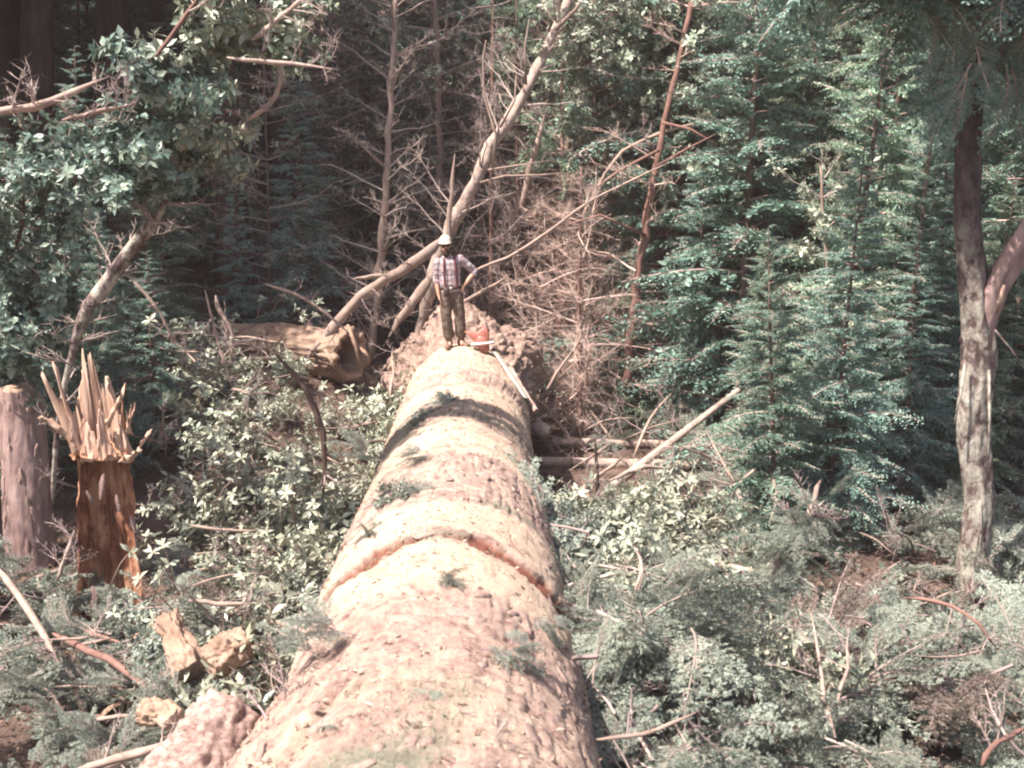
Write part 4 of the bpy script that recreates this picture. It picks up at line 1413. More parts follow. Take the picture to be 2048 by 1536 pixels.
chunk('leaning_pole', 'pale tan pole leaning up to the right over the small logs', 'pole', [at(1200, 992, 16.4), at(1478, 780, 17.0)], [0.072, 0.045], M['pale'], M['rot'], 871, 0.08, n=40)
chunk('bark_strip', 'pale strip of torn wood lying along the right flank of the log below the saw', 'strip', [at(1020, 738, 16.3), at(1072, 822, 15.4)], [0.05, 0.035], M['plate'], M['rot'], 881, 0.5)

# ------------------------------------------------------------------ lichen covered trunk at the right
rt = thing('lichen_trunk', 'upright lichen covered tree trunk with a broken side limb at the right edge', 'tree', at(1945, 1310, 11.8))
pts = [(1958, 1330), (1940, 1180), (1958, 1000), (1944, 850), (1958, 700), (1944, 560), (1932, 420), (1938, 250), (1946, 100), (1936, -60), (1944, -250), (1948, -600)]
wid = [74, 62, 58, 62, 66, 58, 50, 46, 45, 44, 42, 36]
P = np.array([at(x, y, 11.8) for x, y in pts])
seg = np.concatenate([[0], np.cumsum(np.linalg.norm(np.diff(P, axis=0), axis=1))])
t = np.linspace(0, seg[-1], 90)
Q = np.stack([np.interp(t, seg, P[:, k]) for k in range(3)], 1)
for _ in range(3):
    Q[1:-1] = (Q[:-2] + 2 * Q[1:-1] + Q[2:]) / 4
rq = np.interp(t, seg, [px_m(w_, 11.8) / 2 for w_ in wid])
kq = 40
an = np.arange(kq) * 2 * math.pi / kq
q = np.stack([np.repeat(t, kq), np.tile(np.cos(an), 90), np.tile(np.sin(an), 90)], 1)
rf = rq[:, None] * (1 + 0.26 * fbm(q * np.array([1.1, 2, 2]), 4, 901) + 0.2 * fbm(q * np.array([6, 6, 6]), 3, 903, 0.7)).reshape(90, kq)
V = Q[:, None] + rf[..., None] * np.stack([np.cos(an), np.sin(an), 0 * an], 1)[None]
mb = MB()
i = np.arange(89)[:, None] * kq
jq = np.arange(kq)[None]
mb.add(V.reshape(-1, 3), np.stack([i + jq, i + (jq + 1) % kq, i + kq + (jq + 1) % kq, i + kq + jq], -1).reshape(-1, 4))
lichen_shade_mix = np.clip(sstep(5.0, 3.0, V.reshape(-1, 3)[:, 2] + 0.9 * fbm(V.reshape(-1, 3) * 2.2, 3, 907)), 0, 1)  # lichen low on the trunk, giving way to painted shade higher up
mb.attr = {'lichen': lichen_shade_mix}
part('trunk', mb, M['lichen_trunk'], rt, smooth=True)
mb = MB()
mb.tube([at(1952, 690, 11.8), at(1966, 640, 11.78), at(1985, 590, 11.75), at(2003, 550, 11.73), at(2020, 522, 11.7), at(2045, 487, 11.66), at(2075, 440, 11.6), at(2130, 340, 11.5)], [0.15, 0.155, 0.145, 0.13, 0.128, 0.125, 0.125, 0.12], 24, 0.35, seed=4)
part('side_limb', mb, M['bark'], rt, smooth=True)
mb = MB()
mb.tube([at(1985, 620, 11.7), at(2000, 600, 11.65), at(2008, 570, 11.6)], [0.05, 0.04, 0.015], 8, 0.3)
part('broken_stub', mb, M['raw'], rt, smooth=True)
for k, (a_, b, w0) in enumerate((((1930, 720), (1908, 850), 6), ((1978, 740), (1974, 960), 7), ((1960, 1000), (1950, 1130), 4), ((1990, 660), (2050, 740), 5))):
    mb = MB()
    mb.tube([at(*a_, 11.6), at((a_[0] + b[0]) / 2 + 3, (a_[1] + b[1]) / 2, 11.55), at(*b, 11.55)], [px_m(w0, 11.8) / 2, px_m(w0, 11.8) / 2.4, 0.008], 6, 0.2)
    part('dead_twig', mb, M['mossbark'], rt, smooth=True)
BRF = [conifer_branch(160 + k, 1.0, fine=True, droop=(0.3, 0.15, 0.45)[k]) for k in range(3)]
cr, cw = MB(), MB()
g_ = np.random.default_rng(905)
for q in range(520):
    z = g_.uniform(6.7, 10)
    x0 = np.interp(z, Q[:, 2], Q[:, 0])
    az = g_.uniform(0, 6.28)
    d = np.array((math.cos(az), math.sin(az), g_.uniform(-0.5, 0.2)))
    Mx = frame_mat((x0 + g_.normal(0, 0.5), 11.8 + g_.normal(0, 0.5), z), d, scale=g_.uniform(0.8, 1.5))
    cr.merge(BR[q % 4][0], Mx)
    cw.merge(BR[q % 4][1], Mx)
for q in range(40):
    p = at(g_.uniform(1880, 2080), g_.uniform(-60, 150), 11.8 + g_.uniform(-0.6, 0.6))
    d = np.array((g_.normal(0, 0.25), g_.normal(0, 0.2), -1.0))
    Mx = frame_mat(p, d, up=(0, -1, 0.2), scale=g_.uniform(0.5, 0.9), roll=g_.uniform(-0.8, 0.8))
    cr.merge(BRF[q % 3][0], Mx)
    cw.merge(BRF[q % 3][1], Mx)
part('crown', cr, M['teal'], rt, kind='stuff')
part('branches', cw, M['twig'], rt, kind='stuff')

# ------------------------------------------------------------------ shrubs with pale waxy leaves, left of the log
shp = []
for k in range(4):
    st_, lf_ = shrub(1000 + k, Rr=(0.75, 0.9, 0.65, 0.8)[k], H=(0.95, 1.1, 0.8, 1.2)[k], n=(210, 260, 180, 230)[k], L=(0.115, 0.135, 0.105, 0.12)[k], W=(0.052, 0.056, 0.05, 0.054)[k])
    o = thing('leafy_shrub', 'shrub with pale waxy leaves in the thicket left of the giant log', 'shrub', (0, 0, 0), 'pale leaved shrubs left of the log')
    part('stems', st_, M['stick'], o, kind='stuff', smooth=True, world=False)
    part('foliage', lf_, M['salal'], o, kind='stuff', world=False)
    shp.append(o)
lp = MB()
lp.kites(np.zeros((1, 3)), [(1, 0, 0)], [(0, 0, 1)], 1.0, 0.42, fold=0.2, mid=0.5)
leafme = lp.mesh('leaf')
leafme.materials.append(M['salal'])
sused = set()
spots = []
for Yd in np.arange(8.0, 19.5, 0.68):
    xl = axis_x(Yd) - 1.25
    for x in np.arange(xl, -0.40 * Yd if Yd > 11 else xl - 2.4, -0.85):
        spots.append((x + rnd.uniform(-0.3, 0.3), Yd + rnd.uniform(-0.4, 0.4)))
sl_names = {}
for x, y in spots:
    k = rnd.randrange(4)
    if abs(x - at(215, 1300, 10.9)[0]) < 0.7 and y < 11.3:
        continue
    if abs(y - 19.3) < 0.9 and -4.9 < x < -2.4:
        continue
    pxs = 1024 + F * x / y
    if 215 < pxs < 370 and y > 11 or 120 < pxs < 340 and y < 10.9:
        continue
    hid = 455 < pxs < 760 and y > 13.9
    if hid and y > 18.2 and pxs < 700:
        continue
    if pxs < 215 and y > 10.5:
        continue
    o = shp[k] if k not in sused else copy_tree(shp[k])
    sused.add(k)
    zone = 'against the left flank of the log' if x > axis_x(y) - 1.9 else 'at the bottom left below the stump' if y < 9.5 else 'below the rotten log' if y > 14 else 'between the splintered stump and the log'
    size = ('broad', 'large leaved', 'low', 'tall')[k]
    put(o, x, y, rnd.uniform(0, 6.28), rnd.uniform(0.75, 1.15) * (0.55 if hid else 1.0), label=f'{size} shrub of pale waxy leaves {zone}', group=f'{size} pale shrubs {zone}')
for q in range(34):
    y = 7.2 + 5.6 * rnd.random()
    xl = axis_x(y) + 1.05
    x = xl + abs(rnd.gauss(0, 0.9)) + 0.15
    kk_ = rnd.randrange(4)
    o = copy_tree(shp[kk_])
    lab_ = ('broad', 'large leaved', 'low', 'tall')[kk_] + ' crushed shrub of pale leaves ' + ('against the right flank of the log' if x - xl < 0.8 else 'in the slash right of the log') + (', far half' if y > 9.5 else ', near half')
    put(o, x, y, rnd.uniform(0, 6.28), rnd.uniform(0.55, 0.9), label=lab_, group=lab_)
    o.location.z += rnd.uniform(0.1, 0.6)
# a front group of shrubs whose large leaves are built one by one
hero = [(345, 1150, 9.4, 'shrub with a big pale drooping leaf whorl right of the splintered stump'),
        (470, 870, 14.0, 'shrub with large bluish leaves under the rotten log'),
        (300, 640, 11.2, 'single green leaf sprig hanging in the dark hollow'),
        (560, 960, 11.8, 'bright leaved shrub behind the curved dark branch'),
        (420, 960, 12.2, 'pale leaved shrub halfway between the splintered stump and the curved branch'),
        (690, 800, 15.2, 'bright leaved shrub against the left flank of the log'),
        (1265, 1065, 11.6, 'pale leaved shrub against the right flank of the log'),
        (1210, 1130, 10.6, 'pale leaved low shrub between the log and the slash pile'),
        (610, 620, 19.0, 'small pale leaved shrub on top of the rotten log'),
        (590, 45, 11.2, 'pair of big pale leaves catching light at the top edge')]
for k, (x, y, Yd, lab) in enumerate(hero):
    p = at(x, y, Yd)
    o = thing('leafy_sprig', lab, 'shrub', p)
    g_ = np.random.default_rng(1100 + k)
    small = lab.startswith(('single', 'pair'))
    nw = 1 if small else 9
    for w_ in range(nw):
        off = np.zeros(3) if small else np.array((g_.normal(0, 0.24), g_.normal(0, 0.2), g_.normal(0, 0.2)))
        d = unit(np.array((g_.normal(0, 0.4), -0.5, 0.75)))
        ln = 0.25 if small else 0.5
        stm = MB()
        stm.tube([off - d * ln + (0, 0, -0.1), off - d * ln * 0.4, off], [0.008, 0.006, 0.004], 5)
        part('stem', stm, M['stick'], o, smooth=True, world=False)
        nlf = 6 if not small else (6 if k == 2 else 2)
        for l_ in range(nlf):
            az = l_ * 6.283 / nlf + g_.normal(0, 0.2)
            a_ = unit(np.cross(d, (0.2, 0.4, 0.9)))
            b = np.cross(d, a_)
            dd = unit(a_ * math.cos(az) + b * math.sin(az) + d * g_.normal(0.4, 0.45) + np.array((0, 0, -0.15)))
            lo = bpy.data.objects.new('leaf', leafme)
            COL.objects.link(lo)
            lo.parent = o
            Mx = frame_mat(off, dd, up=unit(d + g_.normal(0, 0.2, 3)))
            lo.rotation_mode = 'QUATERNION'
            lo.rotation_quaternion = Matrix(Mx[:3, :3].tolist()).to_quaternion()
            lo.location = off
            s_ = g_.uniform(0.07, 0.12)
            lo.scale = (s_, s_ * g_.uniform(0.75, 1.2), s_)

# ------------------------------------------------------------------ slash: fir boughs
bp = []
for k in range(6):
    fo, wo_ = MB(), MB()
    f1, w1 = conifer_branch(200 + k, 1.0, fine=True, droop=(0.1, 0.25, 0.35, 0.15, 0.3, 0.2)[k])
    if k % 2:
        f1, w1 = conifer_branch(200 + k, 1.2, droop=0.2)
    fo.merge(f1)
    wo_.merge(w1)
    SRC = BR if k % 2 else BRF
    g_ = np.random.default_rng(230 + k)
    for q in range(4):
        s_ = g_.uniform(0.45, 0.7)
        Mx = frame_mat((g_.uniform(0.1, 0.7), g_.normal(0, 0.03), 0.03), (1, g_.choice([-1, 1]) * g_.uniform(0.5, 1.2), g_.uniform(-0.1, 0.7)), scale=s_, roll=g_.normal(0, 0.7))
        fo.merge(SRC[q % 3][0], Mx)
        wo_.merge(SRC[q % 3][1], Mx)
    o = thing('fir_bough', 'cut grey green fir bough lying in the slash', 'bough', (0, 0, 0))
    part('needles', fo, M['slash'], o, kind='stuff', world=False)
    part('twigs', wo_, M['twig_grey'], o, kind='stuff', world=False)
    bp.append(o)
bp_brown = copy_tree(bp[2])
for c in bp_brown.children:
    if c.name.startswith('needles'):
        c.data = c.data.copy()
        c.data.materials.clear()
        c.data.materials.append(M['dryneedle'])
bp.append(bp_brown)
bused = set()


def bough(x, y, z, rz, tilt, s_, label, group):
    k = 6 if rnd.random() < 0.13 else (rnd.randrange(6) if y > 9.0 else 2 * rnd.randrange(3))
    if label.startswith('cut'):
        pxb = 1024 + F * x / y
        if x > axis_x(y):
            zone = 'at the foot of the lichen covered trunk' if pxb > 1760 and y > 8.5 else 'pressed against the right flank of the giant log' if x - axis_x(y) < 1.9 else 'at the bottom edge right of the giant log' if y < 7.4 else 'in the middle of the slash heap right of the log' if y < 10 else 'at the far side of the slash heap'
        else:
            zone = 'beside the cut trunk and the splintered stump' if pxb < 330 else 'in the litter against the left flank of the log'
        label = ('dead brown needled fir bough ' if k == 6 else 'broad grey green fir bough ' if k % 2 else 'feathery grey green fir bough ') + zone
        group = label
    o = bp[k] if k not in bused else copy_tree(bp[k])
    bused.add(k)
    o.location = (x, y, z)
    o.rotation_euler = (rnd.uniform(-0.5, 0.5), tilt, rz)
    o.scale = (s_, s_, s_)
    o['label'] = label
    o['group'] = group
    return o


def pile(x, y):
    """height of the slash heap over the ground"""
    h = 0.75 * math.exp(-((x - 3.2) / 1.9) ** 2 - ((y - 7.2) / 2.6) ** 2) + 0.25
    h = h + 0.95 * math.exp(-((x - axis_x(y) - 1.0) / 0.75) ** 2) + 0.35 * fbm(np.array([[x * 0.9, y * 0.9, 0.0]]), 2, 77)[0]
    return h


for q in range(215):
    y = 5.6 + 8.2 * rnd.random() ** 1.25
    xl = axis_x(y) + 1.05
    x = rnd.uniform(xl, 0.48 * y + 1.6) if q % 4 else xl + 0.7 * rnd.random()
    pxb = 1024 + F * x / y
    if y > 12.6 and pxb < 1440:
        continue
    if abs(pxb - 1948) < 110 and y < 11.9:
        top0 = 0.35
    else:
        top0 = 1.0
    top = gz1(x, y) + pile(x, y) * rnd.uniform(0.55, 1.15) * top0
    bough(x, y, top, rnd.uniform(0, 6.28), rnd.uniform(-0.3, 0.45), rnd.uniform(0.8, 1.55), 'cut grey green fir bough in the slash heap right of the giant log', 'fir boughs heaped right of the log')
for q in range(105):
    y = 6.2 + 5.5 * rnd.random()
    xl = axis_x(y) - 1.25
    x = rnd.uniform(-0.48 * y - 0.8, xl if q < 60 else -0.30 * y)
    bough(x, y, gz1(x, y) + rnd.uniform(0.1, 0.55), rnd.uniform(0, 6.28), rnd.uniform(-0.45, 0.2), rnd.uniform(0.5, 0.95), 'cut grey green fir bough in the litter left of the giant log', 'fir boughs lying left of the log')
# green low growth between the log and the firs
for q in range(42):
    y = rnd.uniform(13.5, 20.5)
    x = rnd.uniform(axis_x(y) + 2.0 + max(0, (18 - y)) * 0.1, 0.3 * y)
    if 1024 + F * x / y < 1450 and y < 19.8 and q % 4:
        continue
    bough(x, y, gz1(x, y) + rnd.uniform(0.05, 0.35), rnd.uniform(0, 6.28), rnd.uniform(-0.3, 0.1), rnd.uniform(0.8, 1.4), 'fir bough lying on the ground between the log and the young firs', 'fir boughs on the far ground')
# boughs on the log itself
for k, (x, y, Yd, s_, lab) in enumerate(((865, 1190, 6.7, 0.22, 'small green sprig lying on the log just nearer than the red crack'),
                                          (720, 1290, 6.0, 0.42, 'flattened grey green sprig on the left shoulder of the log'),
                                          (960, 1345, 5.7, 0.38, 'long grey green sprig lying across the near part of the log'),
                                          (870, 915, 10.1, 0.35, 'green sprig lying on the middle of the log'),
                                          (780, 830, 12.2, 0.6, 'mossy sprig draped on the left shoulder of the far log'),
                                          (930, 800, 12.8, 0.5, 'sprig lying on the log below the dark notch'),
                                          (730, 960, 9.3, 0.6, 'sprig draped down the left flank in the middle of the log'),
                                          (950, 1490, 5.0, 0.4, 'sprig at the bottom edge on the near end of the log'),
                                          (600, 1470, 5.1, 0.35, 'sprig by the dark cavity at the bottom left of the log'),
                                          (760, 880, 11.2, 0.55, 'green sprig high on the left flank of the far log'),
                                          (800, 985, 9.2, 0.3, 'dark little sprig left of centre on the pale middle band'),
                                          (1010, 880, 11.0, 0.35, 'small sprig on the right shoulder of the far log'),
                                          (700, 1060, 8.4, 0.5, 'ragged sprig on the left flank just beyond the red crack'),
                                          (640, 1330, 6.0, 0.4, 'sprig hanging on the left flank nearer than the red crack'),
                                          (1060, 1250, 6.6, 0.25, 'tiny sprig right of centre nearer than the red crack'),
                                          (980, 960, 9.6, 0.3, 'small green sprig right of centre in the middle of the log'))):
    p = at(x, y, Yd)
    tt_ = math.asin(max(-1, min(1, (p[0] - axis_x(Yd)) / (LOG_R + 0.03))))
    pp = log_point(Yd, tt_, 0.03)
    o = bough(*pp, rnd.uniform(-0.6, 0.6) + (math.pi if k % 2 else 0), 0.1, s_, lab, 'sprigs on the log')
    del o['group']
    o.rotation_euler.x = 0.1
    o.rotation_euler.y = tt_ * 0.6
    if o.children and any(c.name.startswith('needles') and c.data.materials[0] == M['dryneedle'] for c in o.children):
        for c in o.children:
            if c.name.startswith('needles'):
                c.data = bp[2].children[0].data if bp[2].children[0].name.startswith('needles') else bp[2].children[1].data

# standing pale fir top in the slash
for k, (pts, wd, lab) in enumerate((([(1490, 1215, 9.6), (1545, 1130, 9.6), (1600, 1060, 9.6), (1650, 1000, 9.6)], 24, 'broken mossy fir top slanting up out of the slash heap'),)):
    o = limb('broken_fir_top', lab, 'branch', pts, [wd, wd, wd * 0.8, wd * 0.4], 'mossbark', 1300 + k, n_br=10, br_len=0.4)
    fo = MB()
    g_ = np.random.default_rng(1310)
    for q in range(34):
        f = g_.uniform(0.25, 1)
        p = at(*[np.interp(f, np.linspace(0, 1, 4), [pt[c] for pt in pts]) for c in range(3)])
        d = np.array((g_.normal(0, 0.8), g_.normal(-0.1, 0.6), g_.uniform(-0.9, 0.5)))
        fo.merge(BRF[q % 3][0], frame_mat(p, d, scale=g_.uniform(0.3, 0.6), roll=g_.normal(0, 0.5)))
    part('needles', fo, M['slash'], o, kind='stuff')

sticks = [
    ([(1345, 1128, 10.2), (1440, 1124, 10.2), (1500, 1140, 10.1), (1535, 1158, 10)], [15, 16, 15, 12], 'pale', 'smooth pale branch lying level at the top of the slash heap'),
    ([(1240, 1265, 8.6), (1268, 1200, 8.8), (1295, 1130, 9), (1270, 1095, 9.1)], [12, 12, 12, 7], 'stick', 'pinkish forked branch standing up right beside the log'),
    ([(1268, 1290, 7.6), (1340, 1360, 7.2), (1410, 1440, 6.8)], [10, 11, 10], 'pale', 'straight thin pale stick slanting down to the right in the slash heap'),
    ([(1815, 1195, 9.4), (1900, 1205, 9.2), (1955, 1240, 9), (1995, 1300, 8.9)], [7, 8, 8, 5], 'stick_red', 'reddish arching twig at the foot of the lichen covered trunk'),
    ([(1960, 1530, 6.2), (1990, 1480, 6.3), (2060, 1455, 6.4)], [14, 14, 12], 'stick_red', 'orange brown broken branch in the bottom right corner'),
    ([(1385, 1260, 9), (1445, 1330, 8.6), (1500, 1210, 9)], [9, 9, 7], 'stick', 'crooked grey branch in the middle of the slash heap'),
    ([(1640, 960, 13), (1600, 1080, 11.5), (1560, 1150, 10.5)], [10, 12, 12], 'stick', 'grey branch sloping down from the firs to the slash heap'),
    ([(490, 1490, 5.4), (545, 1435, 5.6), (605, 1378, 5.8)], [13, 14, 12], 'stick', 'pinkish stick leaning on the near left side of the log'),
    ([(150, 1540, 6.4), (250, 1515, 6.4), (350, 1480, 6.4)], [18, 20, 16], 'stick', 'thick pinkish branch at the bottom edge left of the broken log piece'),
    ([(105, 1268, 9.2), (230, 1320, 8.8), (350, 1425, 8.2)], [14, 15, 12], 'stick_red', 'brown pole lying across the foot of the splintered stump'),
    ([(-10, 1130, 9.6), (60, 1220, 9.2), (125, 1340, 8.6)], [13, 14, 12], 'stick', 'pole slanting down below the cut trunk at the left edge'),
    ([(110, 1230, 9.8), (160, 1260, 9.6), (255, 1290, 9.4)], [10, 10, 7], 'stick_red', 'thin brown stick crossing the lower part of the splintered stump'),
    ([(115, 1160, 10.4), (140, 1090, 10.4), (148, 1060, 10.4)], [9, 9, 8], 'pale', 'short pale stub sticking up between the two left trunks'),
    ([(555, 712, 11.3), (612, 770, 11.3), (645, 845, 11.2), (657, 900, 11.2), (648, 995, 11.2)], [10, 11, 13, 13, 12], 'bark_dark', 'dark curved branch arching down left of the giant log'),
    ([(530, 568, 12), (590, 585, 12), (640, 615, 12), (700, 668, 12)], [6, 7, 7, 6], 'stick', 'thin arching twig in front of the rotten log'),
    ([(260, 555, 11.6), (320, 620, 11.6), (350, 690, 11.6)], [6, 6, 5], 'stick', 'thin arching twig carrying the green leaf sprig'),
    ([(430, 590, 13.4), (440, 640, 13.4), (470, 655, 13.3), (462, 720, 13.3)], [8, 9, 8, 6], 'stick', 'pale knotted root like branch at the left end of the rotten log'),
    ([(410, 580, 13), (440, 700, 13), (465, 780, 12.9)], [5, 6, 4], 'stick', 'thin stem hanging left of the rotten log'),
    ([(375, 1200, 9.4), (450, 1210, 9.4), (510, 1205, 9.4)], [9, 9, 6], 'stick', 'level pale stick in the shrubs left of the red crack'),
    ([(380, 1050, 10.6), (440, 1060, 10.6), (520, 1062, 10.6)], [6, 7, 5], 'stick', 'pale level twig among the pale leaved shrubs'),
    ([(1195, 1000, 15.4), (1195, 940, 15.4), (1188, 870, 15.4)], [8, 7, 5], 'bark_dark', 'dark upright stub in front of the small logs'),
    ([(1080, 800, 18.6), (1130, 720, 18.8), (1180, 660, 19), (1150, 650, 19.1)], [6, 6, 6, 4], 'stick', 'thin bent pole rising right of the root flare'),
    ([(860, 1540, 4.75), (900, 1505, 4.85), (990, 1512, 4.9)], [14, 15, 10], 'stick', 'crooked pale twig lying on the near end of the log'),
    ([(1190, 1480, 5.9), (1300, 1470, 6.0), (1400, 1420, 6.1)], [9, 10, 8], 'stick', 'pinkish stick at the bottom edge right of the log'),
    ([(1220, 960, 15.2), (1290, 930, 15.4), (1340, 940, 15.5)], [9, 9, 6], 'pale', 'short pale stick at the foot of the leaning pole'),
]
for k, (pts, wd, m_, lab) in enumerate(sticks):
    limb('fallen_branch', lab, 'branch', pts, wd, m_, 1400 + k, n_br=(5 if k % 3 else 8), br_len=0.32, up=0.1)

for k in range(16):
    x, y, Yk = rnd.uniform(120, 420), rnd.uniform(1230, 1430), 0
    z0 = 0.25
    dy = CP - (y - 768) / F * SP
    Yk = min(11, (CZ - z0) / (SP + (y - 768) / F * CP) * dy)
    p = at(x, y, Yk)
    d = np.array((rnd.gauss(0, 0.3), rnd.gauss(0, 0.2), rnd.gauss(0.1, 0.12)))
    solo('wood_splinter', splinter(p - d / 2, p + d / 2, rnd.uniform(0.02, 0.05), 0.012, rnd.uniform(0.012, 0.03), 1450 + k), M['raw'] if k % 2 else M['rot'],
         'torn orange wood splinter lying in the brush at the foot of the stump', 'splinter', 'torn splinters round the stump', loc=p)

# ordinary fallen branches strewn about
fb = []
for k in range(5):
    g_ = np.random.default_rng(1500 + k)
    n = 7
    P = np.stack([np.linspace(0, 1.3, n), np.cumsum(g_.normal(0, 0.05, n)), np.cumsum(g_.normal(0.01, 0.04, n))], 1)
    tr, tw, lf = limb_tree(P, np.linspace(0.022, 0.008, n), 1510 + k, n_br=7, br_len=0.5)
    o = thing('fallen_branch', 'dead branch', 'branch', (0, 0, 0))
    part('stem', tr, M['stick'], o, smooth=True, world=False)
    part('twigs', tw, M['twig_grey'], o, kind='stuff', world=False)
    fb.append(o)
fused = set()


def stick(x, y, z, label, group, s_):
    k = rnd.randrange(5)
    o = fb[k] if k not in fused else copy_tree(fb[k])
    fused.add(k)
    o.location = (x, y, z)
    o.rotation_euler = (rnd.uniform(-0.4, 0.4), rnd.uniform(-0.5, 0.3), rnd.uniform(0, 6.28))
    o.scale = (s_, s_, s_)
    o['label'], o['group'] = label, group


for q in range(20):
    y = 6 + 8 * rnd.random()
    x = rnd.uniform(axis_x(y) + 1.1, 0.48 * y + 0.6)
    if y > 11.5 and 1024 + F * x / y < 1470:
        continue
    stick(x, y, gz1(x, y) + pile(x, y) + rnd.uniform(-0.1, 0.2), 'small dead branch tangled in the slash heap right of the log', 'small branches in the right slash heap', rnd.uniform(0.4, 0.9))
for q in range(55):
    y = 6.5 + 12 * rnd.random()
    x = rnd.uniform(max(-0.48 * y, -5.5), axis_x(y) - 1.1)
    stick(x, y, gz1(x, y) + rnd.uniform(0.15, 0.9), 'small dead branch tangled in the thicket left of the log', 'small branches left of the log', rnd.uniform(0.5, 1.2))
for q in range(85):
    y = rnd.uniform(12.5, 22)
    x = rnd.uniform(axis_x(y) + 1.2, 4.5)
    if 1080 < 1024 + F * x / y < 1460 and y < 18.6 and q % 5:
        continue
    stick(x, y, gz1(x, y) + rnd.uniform(0.05, 0.5), 'small dead branch on the brown ground beyond the small logs', 'small branches on the far ground', rnd.uniform(0.8, 1.6))

# ground litter: dry leaves, chips and twigs, nobody could count them
nl = 30000
lx = rng.uniform(-7, 9, nl)
ly = 5.5 + 19 * rng.random(nl)
c_ = np.stack([lx, ly, gz(lx, ly) + rng.uniform(0.01, 0.10, nl)], 1)
d_ = unit(rng.normal(size=(nl, 3)) * np.array((1, 1, 0.35)))
li = MB()
li.kites(c_[:22000], d_[:22000], unit(rng.normal(size=(22000, 3)) * 0.5 + np.array((0, 0, 1.0))), rng.uniform(0.03, 0.10, 22000), rng.uniform(0.015, 0.045, 22000), fold=0.3)
li.spikes(c_[22000:], d_[22000:], rng.uniform(0.1, 0.45, nl - 22000), 0.005)
solo('leaf_litter', li, M['dryleaf'], 'brown dry leaves, twigs and chips littering the clearing floor', 'litter', kind='stuff')

# ------------------------------------------------------------------ the man
def remeshed(mb, voxel, smooth_it=4, mat_=None, name='body'):
    me = mb.mesh(name)
    o = bpy.data.objects.new(name, me)
    COL.objects.link(o)
    m1 = o.modifiers.new('r', 'REMESH')
    m1.mode = 'VOXEL'
    m1.voxel_size = voxel
    m2 = o.modifiers.new('s', 'SMOOTH')
    m2.iterations = smooth_it
    m2.factor = 0.5
    dg = bpy.context.evaluated_depsgraph_get()
    new = bpy.data.meshes.new_from_object(o.evaluated_get(dg))
    bpy.data.objects.remove(o)
    new.polygons.foreach_set('use_smooth', np.ones(len(new.polygons), bool))
    new.materials.clear()
    new.materials.append(mat_)
    new.name = name
    return new


M['skin'] = plain('skin', (0.46, 0.27, 0.19), 0.55, 0.35, 0.08)
M['hat'] = plain('white_hard_hat', (0.72, 0.66, 0.52), 0.35, 0.5, 0.03)
M['hair'] = plain('dark_brown_hair', (0.05, 0.03, 0.025), 0.8, 0.2, 0.4, 90)
M['trousers'] = plain('grey_brown_trousers', (0.13, 0.10, 0.082), 0.9, 0.1, 0.25, 14)
M['boot'] = plain('worn_brown_leather', (0.17, 0.105, 0.08), 0.6, 0.3, 0.3)
M['black'] = plain('dark_lens', (0.015, 0.012, 0.012), 0.2, 0.5, 0.1)
M['red'] = plain('red_suspender_webbing', (0.10, 0.03, 0.036), 0.8, 0.2, 0.15)
M['leather'] = plain('dark_belt_leather', (0.05, 0.035, 0.03), 0.6, 0.3, 0.2)
M['lips'] = plain('lips', (0.36, 0.15, 0.12), 0.5, 0.3, 0.05)
M['brass'] = plain('buckle_metal', (0.45, 0.40, 0.30), 0.35, 0.5, 0.1)


def plaid():
    m, n, b, out = mat('pale_checked_shirt')
    tc = coords(n, (1, 1, 1))
    sx = n.nodes.new('ShaderNodeSeparateXYZ')
    n.links.new(tc, sx.inputs[0])
    def bands(sock, fr, ph):
        s_ = math_(n, 'SINE', math_(n, 'ADD', math_(n, 'MULTIPLY', sock, fr), ph))
        return math_(n, 'GREATER_THAN', s_, 0.45)
    f = math_(n, 'MULTIPLY', math_(n, 'ADD', bands(sx.outputs[0], 70, 0.4), bands(sx.outputs[2], 70, 0.0)), 0.5)
    f2 = bands(sx.outputs[2], 35, 1.2)
    c = mixc(n, f, (0.40, 0.34, 0.35), (0.20, 0.165, 0.20))
    c = mixc(n, math_(n, 'MULTIPLY', f2, 0.35), c, (0.36, 0.22, 0.23))
    n.links.new(c, b.inputs['Base Color'])
    b.inputs['Roughness'].default_value = 0.9
    bump(n, b, noise(n, 25, 3, vec=tc), 0.5, 0.02)
    return m


M['shirt'] = plaid()

YM = 17.05
foot = at(908, 686, YM)
zt = log_point(YM, math.asin((foot[0] - axis_x(YM)) / 1.2))[2]
man = thing('person', 'man in white hard hat and pale checked shirt standing with a hand on his hip', 'person', (foot[0], YM, zt))


def segt(mb, pts, radii, k=16):
    """tapered limb along pts with rounded ends"""
    pts = np.asarray(pts, float)
    d0, d1 = unit(pts[0] - pts[1]), unit(pts[-1] - pts[-2])
    P = np.vstack([pts[0] + d0 * radii[0] * 0.8, pts[0] + d0 * radii[0] * 0.45, pts, pts[-1] + d1 * radii[-1] * 0.45, pts[-1] + d1 * radii[-1] * 0.8])
    rr_ = np.concatenate([[radii[0] * 0.35, radii[0] * 0.85], radii, [radii[-1] * 0.85, radii[-1] * 0.35]])
    mb.tube(P, rr_, k)


